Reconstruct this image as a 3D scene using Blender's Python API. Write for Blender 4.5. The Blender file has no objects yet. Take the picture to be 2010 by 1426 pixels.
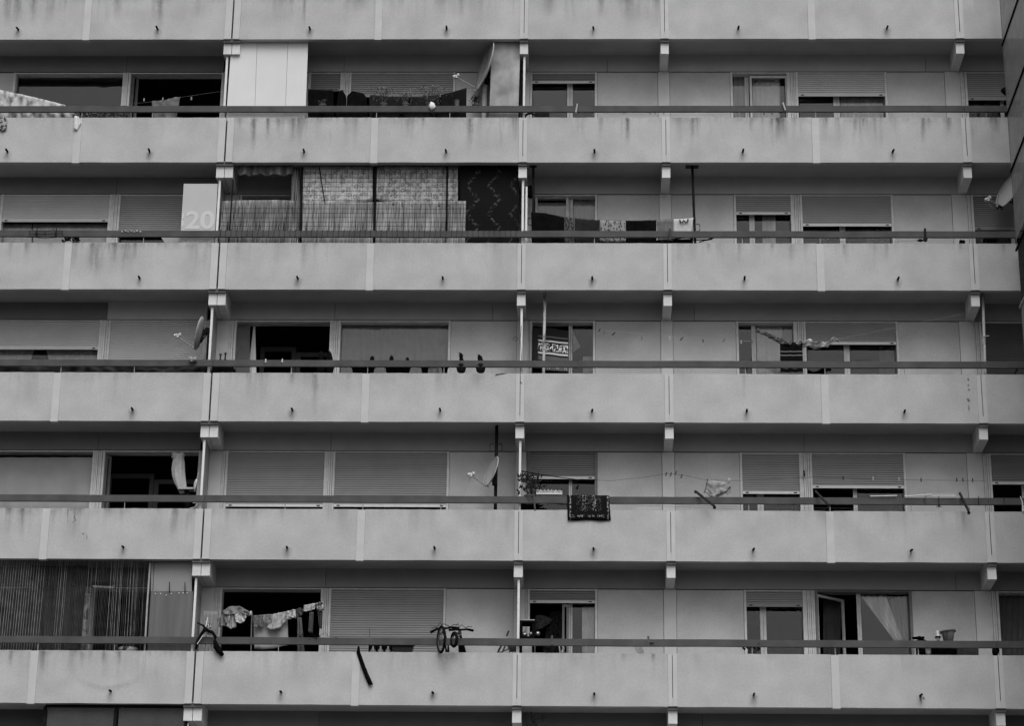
import bpy, bmesh, math, random
from mathutils import Vector, Matrix, noise
random.seed(7)
S = bpy.context.scene
COL = S.collection
# ------------------------------------------------------------------ camera, sky, sun, exposure
ZG = 25.883                                    # bottom of the topmost parapet above the ground
F = 4806.05; CP = Vector((1.07739, -44.80755, ZG - 24.283)); PITCH, YAW, ROLL = .36475, -.02773, .01223
fw = Vector((math.sin(YAW)*math.cos(PITCH), math.cos(YAW)*math.cos(PITCH), math.sin(PITCH)))
rt0 = Vector((math.cos(YAW), -math.sin(YAW), 0)); up0 = rt0.cross(fw)
RT = rt0*math.cos(ROLL) + up0*math.sin(ROLL); UP = -rt0*math.sin(ROLL) + up0*math.cos(ROLL)
cd = bpy.data.cameras.new("camera"); cam = bpy.data.objects.new("camera", cd); COL.objects.link(cam); S.camera = cam
cd.lens = F/2010*36; cd.sensor_width = 36; cd.clip_start = .5; cd.clip_end = 2000
cam.matrix_world = Matrix((( RT.x, UP.x, -fw.x, CP.x), (RT.y, UP.y, -fw.y, CP.y), (RT.z, UP.z, -fw.z, CP.z), (0, 0, 0, 1)))

w = bpy.data.worlds.new("World"); S.world = w; w.use_nodes = True
nt = w.node_tree; nt.nodes.clear()
sky = nt.nodes.new("ShaderNodeTexSky"); sky.sky_type = 'NISHITA'; sky.sun_disc = False
SUN_EL, SUN_ROT = math.radians(56), math.radians(168)
sky.sun_elevation = SUN_EL; sky.sun_rotation = SUN_ROT; sky.dust_density = 4
bw = nt.nodes.new("ShaderNodeRGBToBW"); bg = nt.nodes.new("ShaderNodeBackground"); wo = nt.nodes.new("ShaderNodeOutputWorld")
nt.links.new(sky.outputs[0], bw.inputs[0]); nt.links.new(bw.outputs[0], bg.inputs[0]); nt.links.new(bg.outputs[0], wo.inputs[0])
bg.inputs[1].default_value = .15
sd = bpy.data.lights.new("sun", 'SUN'); so = bpy.data.objects.new("sun", sd); COL.objects.link(so)
sd.energy = 1.5; sd.angle = math.radians(50)
sv = Vector((math.sin(SUN_ROT)*math.cos(SUN_EL), math.cos(SUN_ROT)*math.cos(SUN_EL), math.sin(SUN_EL)))
so.rotation_euler = sv.to_track_quat('Z', 'Y').to_euler(); so.location = (0, -30, 60)
S.view_settings.view_transform = 'Standard'; S.view_settings.look = 'None'; S.view_settings.exposure = 0; S.view_settings.gamma = 1
S.cycles.max_bounces = 8; S.cycles.transparent_max_bounces = 12

# ------------------------------------------------------------------ measured building grid
Z = [ZG + v for v in (0, -2.81785, -5.61319, -8.39732, -11.19358, -14.00043, -16.81)]   # parapet bottoms, top floor first
J = [-12.10, -6.052, 0, 2.901, 8.964, 11.86]
OBS = [[(452,77.7),(440,319),(427,568),(412.7,827),(396,1097.5),(376.7,1381)],
       [(1028,77.3),(1025,320.5),(1022.6,570),(1021,827.5),(1018,1099),(1014.7,1383.7)],
       [(1305.5,76.3),(1308,320.5),(1310,571.3),(1313,828.9),(1317,1101.5),(1321.7,1387.3)],
       [(1885,72),(1900,316.5),(1914,569.5),(1929.5,834),(1946.7,1109),(1966.7,1397.7)]]
def project(P):
    d = P - CP; z = d.dot(fw); return 1005 + F*d.dot(RT)/z, 713 - F*d.dot(UP)/z
RES = [[(project(Vector((J[j+1], 0, Z[i])))[0]-OBS[j][i][0], project(Vector((J[j+1], 0, Z[i])))[1]-OBS[j][i][1]) for i in range(6)] for j in range(4)]
CX, CY = [430, 1021, 1312, 1925], [77, 319, 569, 828, 1099, 1384]
def _loc(a, v):
    v = min(max(v, a[0]), a[-1])
    for k in range(len(a)-1):
        if v <= a[k+1]: return k, (v-a[k])/(a[k+1]-a[k])
def W(px, py, y=0.):
    "the survey of the facade: a point read off the photograph, put on the plane at depth y"
    j, s = _loc(CX, px); i, t = _loc(CY, py); r = []
    for c in (0, 1):
        r.append((RES[j][i][c]*(1-s)+RES[j+1][i][c]*s)*(1-t) + (RES[j][i+1][c]*(1-s)+RES[j+1][i+1][c]*s)*t)
    qx, qy = px + r[0], py + r[1]
    d = fw + RT*((qx-1005)/F) - UP*((qy-713)/F)
    return CP + d*((y-CP.y)/d.y)
def X(px, py, y=0.): return W(px, py, y).x
def ZZ(px, py, y=0.): return W(px, py, y).z

# ------------------------------------------------------------------ materials
def new_mat(name):
    m = bpy.data.materials.new(name); m.use_nodes = True; n = m.node_tree.nodes; b = n["Principled BSDF"]; return m, n, m.node_tree.links, b
def N(n, t, **k):
    q = n.new(t)
    for a, v in k.items(): setattr(q, a, v)
    return q
def mth(n, l, op, a, b=None, clamp=False):
    q = n.new("ShaderNodeMath"); q.operation = op; q.use_clamp = clamp
    for i, v in enumerate((a, b)):
        if v is None: continue
        if isinstance(v, (int, float)): q.inputs[i].default_value = v
        else: l.new(v, q.inputs[i])
    return q.outputs[0]
def ntex(n, l, vec, scale, detail=3, st=(1, 1, 1)):
    mp = n.new("ShaderNodeMapping"); mp.inputs[3].default_value = st; l.new(vec, mp.inputs[0])
    t = n.new("ShaderNodeTexNoise"); t.inputs["Scale"].default_value = scale; t.inputs["Detail"].default_value = detail; l.new(mp.outputs[0], t.inputs["Vector"]); return t.outputs["Fac"]
def ramp(n, l, f, a, b, lo=0., hi=1.):
    q = n.new("ShaderNodeMapRange"); l.new(f, q.inputs[0]); q.inputs[1].default_value = a; q.inputs[2].default_value = b; q.inputs[3].default_value = lo; q.inputs[4].default_value = hi; return q.outputs[0]
MC = {}
def plain(g, rough=.75, var=.12, scale=6., bump=0., metal=0., name=None):
    key = (g, rough, var, scale, bump, metal, name)
    if key in MC: return MC[key]
    m, n, l, b = new_mat(name or "grey_%03d" % int(g*1000)); geo = N(n, "ShaderNodeNewGeometry").outputs["Position"]
    f = ntex(n, l, geo, scale, 4); v = ramp(n, l, f, .3, .7, g*(1-var), g*(1+var)); c = N(n, "ShaderNodeCombineColor")
    for k in range(3): l.new(v, c.inputs[k])
    l.new(c.outputs[0], b.inputs["Base Color"]); b.inputs["Roughness"].default_value = rough; b.inputs["Metallic"].default_value = metal
    b.inputs["Specular IOR Level"].default_value = .3 if g > .1 or rough < .5 else 0.
    if g <= .1 and rough >= .5: b.inputs["IOR"].default_value = 1.02
    if bump:
        h = ntex(n, l, geo, scale*12, 2); bp = N(n, "ShaderNodeBump"); bp.inputs["Strength"].default_value = bump; bp.inputs["Distance"].default_value = .004
        l.new(h, bp.inputs["Height"]); l.new(bp.outputs[0], b.inputs["Normal"])
    MC[key] = m; return m
def grey(n, l, v, b):
    c = N(n, "ShaderNodeCombineColor")
    for k in range(3): l.new(v, c.inputs[k])
    l.new(c.outputs[0], b.inputs["Base Color"])
def stucco(name, base, streaks=True):
    "rough render: speckle, cloudy tone, dirt runs that start at the top edge; the strength of the runs rides on the object's alpha"
    m, n, l, b = new_mat(name); geo = N(n, "ShaderNodeNewGeometry").outputs["Position"]; tc = N(n, "ShaderNodeTexCoord").outputs["Object"]
    oi = N(n, "ShaderNodeObjectInfo")
    cloud = ramp(n, l, ntex(n, l, geo, 1.6, 5), .32, .68, .87, 1.07)
    speck = ramp(n, l, ntex(n, l, geo, 26, 5), .3, .7, .93, 1.06)
    v = mth(n, l, 'MULTIPLY', mth(n, l, 'MULTIPLY', cloud, speck), base)
    if streaks:
        sx = N(n, "ShaderNodeSeparateXYZ"); l.new(tc, sx.inputs[0])
        run = ramp(n, l, ntex(n, l, geo, 5.2, 5, (1, 1, .09)), .49, .62)                 # where the runs are
        wid = ramp(n, l, ntex(n, l, geo, .8, 2, (1, 1, .3)), .40, .62)                   # whole stretches with more dirt
        fall = ramp(n, l, sx.outputs[2], .25, 1.0)                                       # fade away from the coping downward
        fall = mth(n, l, 'POWER', fall, 1.4)
        fine = ramp(n, l, ntex(n, l, geo, 16, 4, (1, 1, .13)), .45, .72)
        top = mth(n, l, 'MULTIPLY', ramp(n, l, sx.outputs[2], .84, 1.01), ramp(n, l, ntex(n, l, geo, 9, 4, (1, 1, .6)), .38, .62))
        a = mth(n, l, 'MULTIPLY', mth(n, l, 'MULTIPLY', mth(n, l, 'ADD', run, mth(n, l, 'MULTIPLY', fine, .35)), wid), fall)
        a = mth(n, l, 'MULTIPLY', mth(n, l, 'ADD', a, mth(n, l, 'MULTIPLY', top, .45)), oi.outputs["Alpha"], True)
        v = mth(n, l, 'MULTIPLY', v, mth(n, l, 'SUBTRACT', 1., mth(n, l, 'MULTIPLY', a, .62)))
        sc = N(n, "ShaderNodeSeparateColor"); l.new(oi.outputs["Color"], sc.inputs[0])        # rust and damp round the spout
        dx = mth(n, l, 'ABSOLUTE', mth(n, l, 'SUBTRACT', sx.outputs[0], mth(n, l, 'MULTIPLY', mth(n, l, 'SUBTRACT', sc.outputs[0], .5), 10.)))
        dz = mth(n, l, 'SUBTRACT', sx.outputs[2], .20); dz = mth(n, l, 'MAXIMUM', mth(n, l, 'MULTIPLY', dz, 2.2), mth(n, l, 'MULTIPLY', dz, -.75))
        rr = mth(n, l, 'SQRT', mth(n, l, 'ADD', mth(n, l, 'MULTIPLY', mth(n, l, 'MULTIPLY', dx, dx), 2.2), mth(n, l, 'MULTIPLY', dz, dz)))
        q = mth(n, l, 'MULTIPLY', ramp(n, l, rr, .01, .16, 1, 0), ramp(n, l, ntex(n, l, geo, 12, 3), .3, .7, .3, 1.)); q = mth(n, l, 'MULTIPLY', q, sc.outputs[1])
        v = mth(n, l, 'MULTIPLY', v, mth(n, l, 'SUBTRACT', 1., q, True))
    grey(n, l, v, b); b.inputs["Roughness"].default_value = .93; b.inputs["Specular IOR Level"].default_value = .15
    bp = N(n, "ShaderNodeBump"); bp.inputs["Strength"].default_value = .22; bp.inputs["Distance"].default_value = .006
    l.new(ntex(n, l, geo, 60, 3), bp.inputs["Height"]); l.new(bp.outputs[0], b.inputs["Normal"])
    return m
def two_tone(name, lo, hi, scale=20., kind='noise', thr=.5, st=(1, 1, 1), soft=.04, rough=.9):
    m, n, l, b = new_mat(name); geo = N(n, "ShaderNodeTexCoord").outputs["Object"]
    if kind == 'noise': f = ntex(n, l, geo, scale, 3, st)
    elif kind == 'voronoi':
        mp = N(n, "ShaderNodeMapping"); mp.inputs[3].default_value = st; l.new(geo, mp.inputs[0])
        t = N(n, "ShaderNodeTexVoronoi"); t.inputs["Scale"].default_value = scale; l.new(mp.outputs[0], t.inputs["Vector"]); f = t.outputs["Distance"]
    grey(n, l, ramp(n, l, f, thr-soft, thr+soft, lo, hi), b); b.inputs["Roughness"].default_value = rough; b.inputs["Specular IOR Level"].default_value = .1
    return m
def reed(name, lo, hi, xs=150., extra=True):
    m, n, l, b = new_mat(name); g = N(n, "ShaderNodeTexCoord").outputs["Object"]
    f = ntex(n, l, g, 1, 4, (xs, 1, 3.)); f2 = ntex(n, l, g, 1, 3, (xs*.22, 1, .9))
    v = ramp(n, l, mth(n, l, 'ADD', mth(n, l, 'MULTIPLY', f, .6), mth(n, l, 'MULTIPLY', f2, .35)), .34, .62, lo, hi)
    if extra: v = mth(n, l, 'MULTIPLY', v, ramp(n, l, ntex(n, l, g, 2.2, 4, (1, 1, .8)), .3, .7, .6, 1.3))
    grey(n, l, v, b); b.inputs["Roughness"].default_value = .9; return m
def glass():
    m, n, l, b = new_mat("window_glass"); out = n["Material Output"]; n.remove(b)
    fr = N(n, "ShaderNodeFresnel"); fr.inputs[0].default_value = 1.45
    g = N(n, "ShaderNodeBsdfGlossy"); g.inputs["Roughness"].default_value = .01; g.inputs["Color"].default_value = (.9, .9, .9, 1)
    t = N(n, "ShaderNodeBsdfTransparent"); t.inputs[0].default_value = (.88, .88, .88, 1); mx = N(n, "ShaderNodeMixShader")
    l.new(fr.outputs[0], mx.inputs[0]); l.new(t.outputs[0], mx.inputs[1]); l.new(g.outputs[0], mx.inputs[2]); l.new(mx.outputs[0], out.inputs[0]); return m
def sheer(name, g, alpha):
    m, n, l, b = new_mat(name); out = n["Material Output"]; tc = N(n, "ShaderNodeTexCoord").outputs["Object"]
    v = ramp(n, l, ntex(n, l, tc, 1, 3, (14, 1, .5)), .3, .7, g*.75, g*1.2); grey(n, l, v, b); b.inputs["Roughness"].default_value = .9
    t = N(n, "ShaderNodeBsdfTransparent"); mx = N(n, "ShaderNodeMixShader"); mx.inputs[0].default_value = alpha
    l.new(t.outputs[0], mx.inputs[1]); l.new(b.outputs[0], mx.inputs[2]); l.new(mx.outputs[0], out.inputs[0]); return m
def mesh_cloth(name, g, alpha, scale):
    "fine woven wire: holes and wires as a diagonal weave"
    m, n, l, b = new_mat(name); out = n["Material Output"]; tc = N(n, "ShaderNodeTexCoord").outputs["Object"]; mp = N(n, "ShaderNodeMapping"); l.new(tc, mp.inputs[0])
    mp.inputs[2].default_value = (.6, .785, .6)
    t = N(n, "ShaderNodeTexChecker"); t.inputs["Scale"].default_value = scale; l.new(mp.outputs[0], t.inputs[0]); grey(n, l, ramp(n, l, ntex(n, l, tc, 3, 3), .3, .7, g*.8, g*1.2), b)
    tr = N(n, "ShaderNodeBsdfTransparent"); mx = N(n, "ShaderNodeMixShader"); l.new(ramp(n, l, t.outputs["Fac"], 0, 1, alpha-.25, alpha+.2), mx.inputs[0])
    l.new(tr.outputs[0], mx.inputs[1]); l.new(b.outputs[0], mx.inputs[2]); l.new(mx.outputs[0], out.inputs[0]); return m

STUCCO = stucco("parapet_render", .455); WALL = stucco("wall_render", .50, False)
PAINT = plain(.50, .8, .06, 3, .15, name="smooth_paint"); BRK = plain(.64, .8, .08, 5, .1, name="bracket_paint")
COLP = plain(.56, .8, .06, 3, .15, name="column_paint"); SOFFIT = plain(.36, .9, .08, 2, .1, name="soffit_concrete"); RAIL = plain(.088, .75, .18, 3, 0, name="rail_paint")
FRAME = plain(.56, .6, .12, 8, name="window_frame_paint"); FRAME_D = plain(.16, .6, .15, 8, name="weathered_frame"); GLASS = glass()
SH_L, SH_M, SH_D, SH_DD = [plain(g, .6, .05, 3, name=nm) for g, nm in ((.50, "pale_shutter"), (.30, "grey_shutter"), (.22, "dull_shutter"), (.10, "dark_shutter"))]
BLACK = plain(.006, .7, .3, 10, name="black_fabric"); DARK = plain(.020, .7, .3, 10, name="dark_paint"); IRON = plain(.014, .6, .3, 12, name="dark_iron")
MIDG = plain(.14, .8, .2, 10, name="mid_fabric"); PALE = plain(.38, .8, .15, 10, name="pale_fabric"); WHITE = plain(.70, .6, .06, 8, name="white_plastic")
ROOM = plain(.03, .9, .2, 2, name="room_wall")  # near-black: the darkness of the rooms is put into the colour

# ------------------------------------------------------------------ mesh helpers
def bx(bm, x0, x1, y0, y1, z0, z1):
    v = [bm.verts.new((x, y, z)) for x in (x0, x1) for y in (y0, y1) for z in (z0, z1)]
    for f in ((0, 1, 3, 2), (4, 6, 7, 5), (0, 4, 5, 1), (2, 3, 7, 6), (0, 2, 6, 4), (1, 5, 7, 3)): bm.faces.new([v[i] for i in f])
def bar(bm, a, b, wd, th):
    "square bar between two points"
    a, b = Vector(a), Vector(b); d = (b-a).normalized(); s = d.cross(Vector((0, 1, 0)))
    if s.length < .05: s = d.cross(Vector((0, 0, 1)))
    s.normalize(); t = d.cross(s)
    v = [bm.verts.new(p + s*i*wd/2 + t*j*th/2) for p in (a, b) for i, j in ((-1, -1), (1, -1), (1, 1), (-1, 1))]
    for f in ((0, 3, 2, 1), (4, 5, 6, 7), (0, 1, 5, 4), (1, 2, 6, 5), (2, 3, 7, 6), (3, 0, 4, 7)): bm.faces.new([v[i] for i in f])
def tube(bm, pts, r, n=8):
    pts = [Vector(p) for p in pts]; rs = r if isinstance(r, (list, tuple)) else [r]*len(pts); rings = []
    for i, p in enumerate(pts):
        d = (pts[min(i+1, len(pts)-1)] - pts[max(i-1, 0)]).normalized(); s = d.cross(Vector((0, 0, 1)))
        if s.length < .05: s = d.cross(Vector((0, 1, 0)))
        s.normalize(); t = d.cross(s); rings.append([bm.verts.new(p + (s*math.cos(a*2*math.pi/n) + t*math.sin(a*2*math.pi/n))*rs[i]) for a in range(n)])
    for a, b in zip(rings, rings[1:]):
        for k in range(n): bm.faces.new((a[k], a[(k+1) % n], b[(k+1) % n], b[k]))
    bm.faces.new(rings[0][::-1]); bm.faces.new(rings[-1])
def lathe(bm, c, prof, n=20, ax=Vector((0, 0, 1))):
    c = Vector(c); q = Vector((0, 0, 1)).rotation_difference(ax); rings = []
    for r, h in prof: rings.append([bm.verts.new(c + q @ Vector((r*math.cos(2*math.pi*k/n), r*math.sin(2*math.pi*k/n), h))) for k in range(n)])
    for a, b in zip(rings, rings[1:]):
        for k in range(n): bm.faces.new((a[k], a[(k+1) % n], b[(k+1) % n], b[k]))
    bm.faces.new(rings[0][::-1]); bm.faces.new(rings[-1])
def ring(bm, c, ax, R, r, n=28, k=8, sy=1.):
    c = Vector(c); q = Vector((0, 0, 1)).rotation_difference(Vector(ax).normalized()); rings = []
    for i in range(n):
        a = 2*math.pi*i/n; o = Vector((math.cos(a), math.sin(a), 0))
        rings.append([bm.verts.new(c + q @ (o*(R + r*math.cos(b*2*math.pi/k)) + Vector((0, 0, r*math.sin(b*2*math.pi/k))))) for b in range(k)])
    for i in range(n):
        a, b = rings[i], rings[(i+1) % n]
        for j in range(k): bm.faces.new((a[j], a[(j+1) % k], b[(j+1) % k], b[j]))
def blob(bm, c, sx, sy, sz, jit=.15, seed=0, sub=2):
    q = bmesh.ops.create_icosphere(bm, subdivisions=sub, radius=1.)
    for v in q['verts']:
        d = v.co.normalized(); k = 1 + jit*noise.noise(d*2.3 + Vector((seed*3.1, 0, 0)))*2
        v.co = Vector(c) + Vector((d.x*sx, d.y*sy, d.z*sz))*k
def prism(bm, pp, y0, y1):
    "a px outline standing on plane y0, y1-y0 thick"
    P = [W(x, y, y0) for x, y in pp]; a = [bm.verts.new(p) for p in P]; b = [bm.verts.new(p + Vector((0, y1-y0, 0))) for p in P]; n = len(P)
    bm.faces.new(a); bm.faces.new(b[::-1])
    for i in range(n): bm.faces.new((a[i], b[i], b[(i+1) % n], a[(i+1) % n]))
def B(): return bmesh.new()
def obj(name, bm, mt, parent=None, smooth=False, origin=None):
    bmesh.ops.recalc_face_normals(bm, faces=bm.faces)
    me = bpy.data.meshes.new(name)
    xs = [v.co for v in bm.verts]; lo = Vector([min(c[k] for c in xs) for k in range(3)]); hi = Vector([max(c[k] for c in xs) for k in range(3)])
    o0 = Vector(((lo.x+hi.x)/2, (lo.y+hi.y)/2, lo.z)) if origin is None else Vector(origin)
    bmesh.ops.translate(bm, verts=bm.verts, vec=-o0); bm.to_mesh(me); bm.free()
    if smooth:
        for p in me.polygons: p.use_smooth = True
    me.materials.append(mt); o = bpy.data.objects.new(name, me); COL.objects.link(o)
    if parent is not None:
        o.parent = parent; o.location = o0 - wloc(parent)
    else: o.location = o0
    return o
def wloc(o):
    p = o.location.copy()
    while o.parent: o = o.parent; p += o.location
    return p
def tag(o, label, cat, group=None, kind=None):
    if label: o["label"] = label
    if cat: o["category"] = cat
    if group: o["group"] = group
    if kind: o["kind"] = kind
    return o
def thing(name, label, cat, loc, group=None):
    o = bpy.data.objects.new(name, None); o.empty_display_size = .2; COL.objects.link(o); o.location = loc; return tag(o, label, cat, group)
def solid(o, t):
    m = o.modifiers.new("thickness", 'SOLIDIFY'); m.thickness = t; m.offset = 0; return o
def lerp_poly(P, s):
    L = [0.]
    for a, b in zip(P, P[1:]): L.append(L[-1] + math.hypot(b[0]-a[0], b[1]-a[1]))
    d = s*L[-1]
    for k in range(len(P)-1):
        if d <= L[k+1] or k == len(P)-2:
            t = (d-L[k])/max(1e-9, L[k+1]-L[k]); return P[k][0]+(P[k+1][0]-P[k][0])*t, P[k][1]+(P[k+1][1]-P[k][1])*t
def cloth_bm(top, bot, y, folds=4, amp=.03, nx=28, nz=10, seed=1, tamp=.3, crease=0.):
    bm = B(); g = []
    for j in range(nz+1):
        t = j/nz; row = []
        for i in range(nx+1):
            s = i/nx; a = lerp_poly(top, s); b = lerp_poly(bot, s)
            p = W(a[0]+(b[0]-a[0])*t, a[1]+(b[1]-a[1])*t, y)
            k = amp*(tamp+(1-tamp)*t); ph = seed*1.7 + 1.2*noise.noise(Vector((s*3, t*1.5, seed)))
            p.y += k*math.sin(2*math.pi*folds*s + ph*2) + crease*noise.noise(Vector((s*7, t*6, seed*2.3)))
            row.append(bm.verts.new(p))
        g.append(row)
    for j in range(nz):
        for i in range(nx): bm.faces.new((g[j][i], g[j][i+1], g[j+1][i+1], g[j+1][i]))
    return bm
def cloth(name, label, cat, top, bot, y, mt, group=None, parent=None, th=.006, **k):
    for q in mt.node_tree.nodes:
        if q.type == 'BSDF_PRINCIPLED': q.inputs['IOR'].default_value = 1.04
    o = solid(obj(name, cloth_bm(top, bot, y, **k), mt, parent, True), th)
    if parent is None: tag(o, label, cat, group)
    return o

# ------------------------------------------------------------------ ground
bm = B(); v = [bm.verts.new(c) for c in ((-900, -900, 0), (900, -900, 0), (900, 900, 0), (-900, 900, 0))]; bm.faces.new(v)
tag(obj("ground", bm, plain(.09, .95, .2, .3, .1, name="asphalt")), None, None, kind="structure")

# ------------------------------------------------------------------ the building
YW, PT = .885, .12          # plane of the flat fronts, thickness of the parapets
BLD = thing("apartment_building", "grey concrete apartment block with long rendered balcony parapets and dark rails", "building", (0, 0, 0))
def part(name, bm, m, parent=BLD, **k): return obj(name, bm, m, parent, **k)
STAIN = {(0,0):.8,(0,1):.8,(0,2):1,(0,3):.5,(0,4):.7,(0,5):.15,(0,6):.15,(1,0):.25,(1,1):.3,(1,2):1.,(1,3):1.,(1,4):.45,(1,5):.9,(1,6):.9,(1,7):.7,
         (2,0):.5,(2,1):.95,(2,2):.45,(2,3):.35,(2,4):.15,(2,5):.45,(2,6):.35,(3,0):.35,(3,1):.4,(3,2):.45,(3,3):.3,(3,4):0.05,(3,5):.2,(3,6):.3,
         (4,0):.8,(4,1):.8,(4,2):.35,(4,3):.3,(4,4):.25,(4,5):.15,(4,6):.25,(5,0):.8,(5,1):.75,(5,2):.3,(5,3):.3,(5,4):.4,(5,5):.2,(5,6):.2}
PH = 1.012
# panel edges: pilasters at mid bays, pairs of strips at the joints
MIDS = [-9.09, -3.02, 5.93]; SPO = [(-10.5), (-7.58), (-4.43), (-1.58), 1.43, 4.43, 7.46, 10.3]
for i in range(6):
    z0 = Z[i]
    edges = [(J[0], -9.09-.075), (-9.09+.075, J[1]-.16), (J[1]+.16, -3.02-.075), (-3.02+.075, J[2]-.085), (J[2]+.085, J[3]-.085), (J[3]+.085, MIDS[2]-.075), (MIDS[2]+.075, J[4]-.09), (J[4]+.09, J[5])]
    for k, (a, b) in enumerate(edges):
        bm = B(); nseg = 24                       # top edge slightly ragged, as poured and patched
        v0 = []; 
        for s in range(nseg+1):
            x = a+(b-a)*s/nseg; dz = .006*noise.noise(Vector((x*4, i*9., 0))); db = .005*noise.noise(Vector((x*1.4, i*5., 7)))
            v0.append([bm.verts.new((x, y, z)) for y, z in ((0, z0+db), (0, z0+PH+dz), (PT, z0+PH+dz), (PT, z0+db))])
        for p, q in zip(v0, v0[1:]):
            for e in range(4): bm.faces.new((p[e], q[e], q[(e+1) % 4], p[(e+1) % 4]))
        bm.faces.new(v0[0]); bm.faces.new(v0[-1][::-1])
        o = part("parapet_panel", bm, STUCCO, origin=((a+b)/2, 0, z0)); sp = SPO[k] + random.uniform(-.03, .03); L = random.uniform(.13, .17)
        o.color = ((sp-(a+b)/2)/10+.5, random.choice((.25, .35, .55)), 1, STAIN.get((i, k), .3))
        bm = B()
        tube(bm, [(sp, .02, z0+.235), (sp+random.uniform(-.01, .01), -L, z0+.225-random.uniform(0, .02))], .021, 10)
        part("drain_spout", bm, IRON, smooth=False)
    for x in MIDS:
        bm = B(); bx(bm, x-.074, x+.074, -.012, PT-.01, z0-.018, z0+PH-.012); part("pilaster", bm, PAINT)
    for jn, (x, hw, gap, gz) in enumerate(((J[1], .158, .017, 0), (J[2], .084, .006, .14), (J[3], .084, .006, .17), (J[4], .088, .007, .15))):
        for s in (-1, 1):
            bm = B(); xa, xb = (x-hw, x-gap) if s < 0 else (x+gap, x+hw)
            bx(bm, xa, xb, -.010-.004*(s > 0), PT-.01, z0+.006, z0+PH-.008); part("joint_strip", bm, PAINT)
        if gz:                                    # the slit is filled near its foot, and the slit shows dark behind
            bm = B(); bx(bm, x-gap+.0005, x+gap-.0005, -.006, PT-.02, z0+.01, z0+gz); part("slit_filler", bm, PAINT)
            bm = B(); bx(bm, x-gap, x+gap, PT-.06, PT-.05, z0+gz+.004, z0+PH-.02); part("slit_seal", bm, DARK)
        else:
            bm = B(); bx(bm, x-gap-.01, x+gap+.01, PT+.001, PT+.01, z0+.01, z0+PH-.02); part("slit_seal", bm, BLACK)
    # floor slab with the soffit 7 cm above the parapet's lower edge
    for a, b in ((J[0], J[1]), (J[1], J[2]), (J[2], J[3]), (J[3], J[4]), (J[4], J[5])):
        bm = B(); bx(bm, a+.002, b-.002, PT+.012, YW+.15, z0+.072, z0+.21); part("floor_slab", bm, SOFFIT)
        bm = B(); bx(bm, a+.002, b-.002, YW+.151, 6., z0+.072, z0+.21); part("room_floor", bm, ROOM)  # inner length of the slab, its indoor shade carried by the near-black colour
    # brackets at the joints
    for jn, (x, hw) in enumerate(((J[1], .170), (J[2], .084), (J[3], .083), (J[4], .084))):
        ztop = z0+.070; bm = B()
        if jn == 0:
            bx(bm, x-hw, x-.006, .085, YW+.02, z0-.30, ztop); bx(bm, x+.006, x+hw, .085, YW+.02, z0-.30, ztop)
        else: bx(bm, x-hw, x+hw, .085, YW+.02, z0-.30, ztop)
        br = part("bracket", bm, BRK)
        bm = B(); bx(bm, x-hw-.006, x+hw+.006, .03, .082, z0-.055, z0+.003); obj("bearing_cap", bm, plain(.13, .8, .2, 9, name="shaded_concrete"), br)  # ledge over the bracket; its shade is put into the dark colour
    # rail: flat steel box on thin posts
    if i:
        zr = z0+PH+.150
        for a, b in ((J[0], J[1]-.004), (J[1]+.004, J[4]+.0), (J[4]+.006, J[5])):
            bm = B(); ns = 30; pr = None
            for s in range(ns+1):
                x = a+(b-a)*s/ns; dz = .006*noise.noise(Vector((x*.7, i*4., 3)))
                q = [bm.verts.new((x, y, z)) for y, z in ((.03, zr+dz), (.03, zr+.132+dz), (.085, zr+.132+dz), (.085, zr+dz))]
                if pr:
                    for e in range(4): bm.faces.new((pr[e], q[e], q[(e+1) % 4], pr[(e+1) % 4]))
                else: bm.faces.new(q[::-1])
                pr = q
            bm.faces.new(pr); r = part("guard_rail", bm, RAIL)
            for x in (-9.05, -7.6, -4.5, -3.0, -1.5, 1.45, 4.4, 5.95, 7.5, 10.4):
                if a < x < b:
                    bm = B(); tube(bm, [(x, .06, zr+.02), (x, .06, z0+PH-.02)], .008, 6); lathe(bm, (x, .06, z0+PH-.004), [(.022, 0), (.02, .012)], 8); obj("rail_post", bm, plain(.3, .6, .2, 9, name="post_paint"), r)

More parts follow.
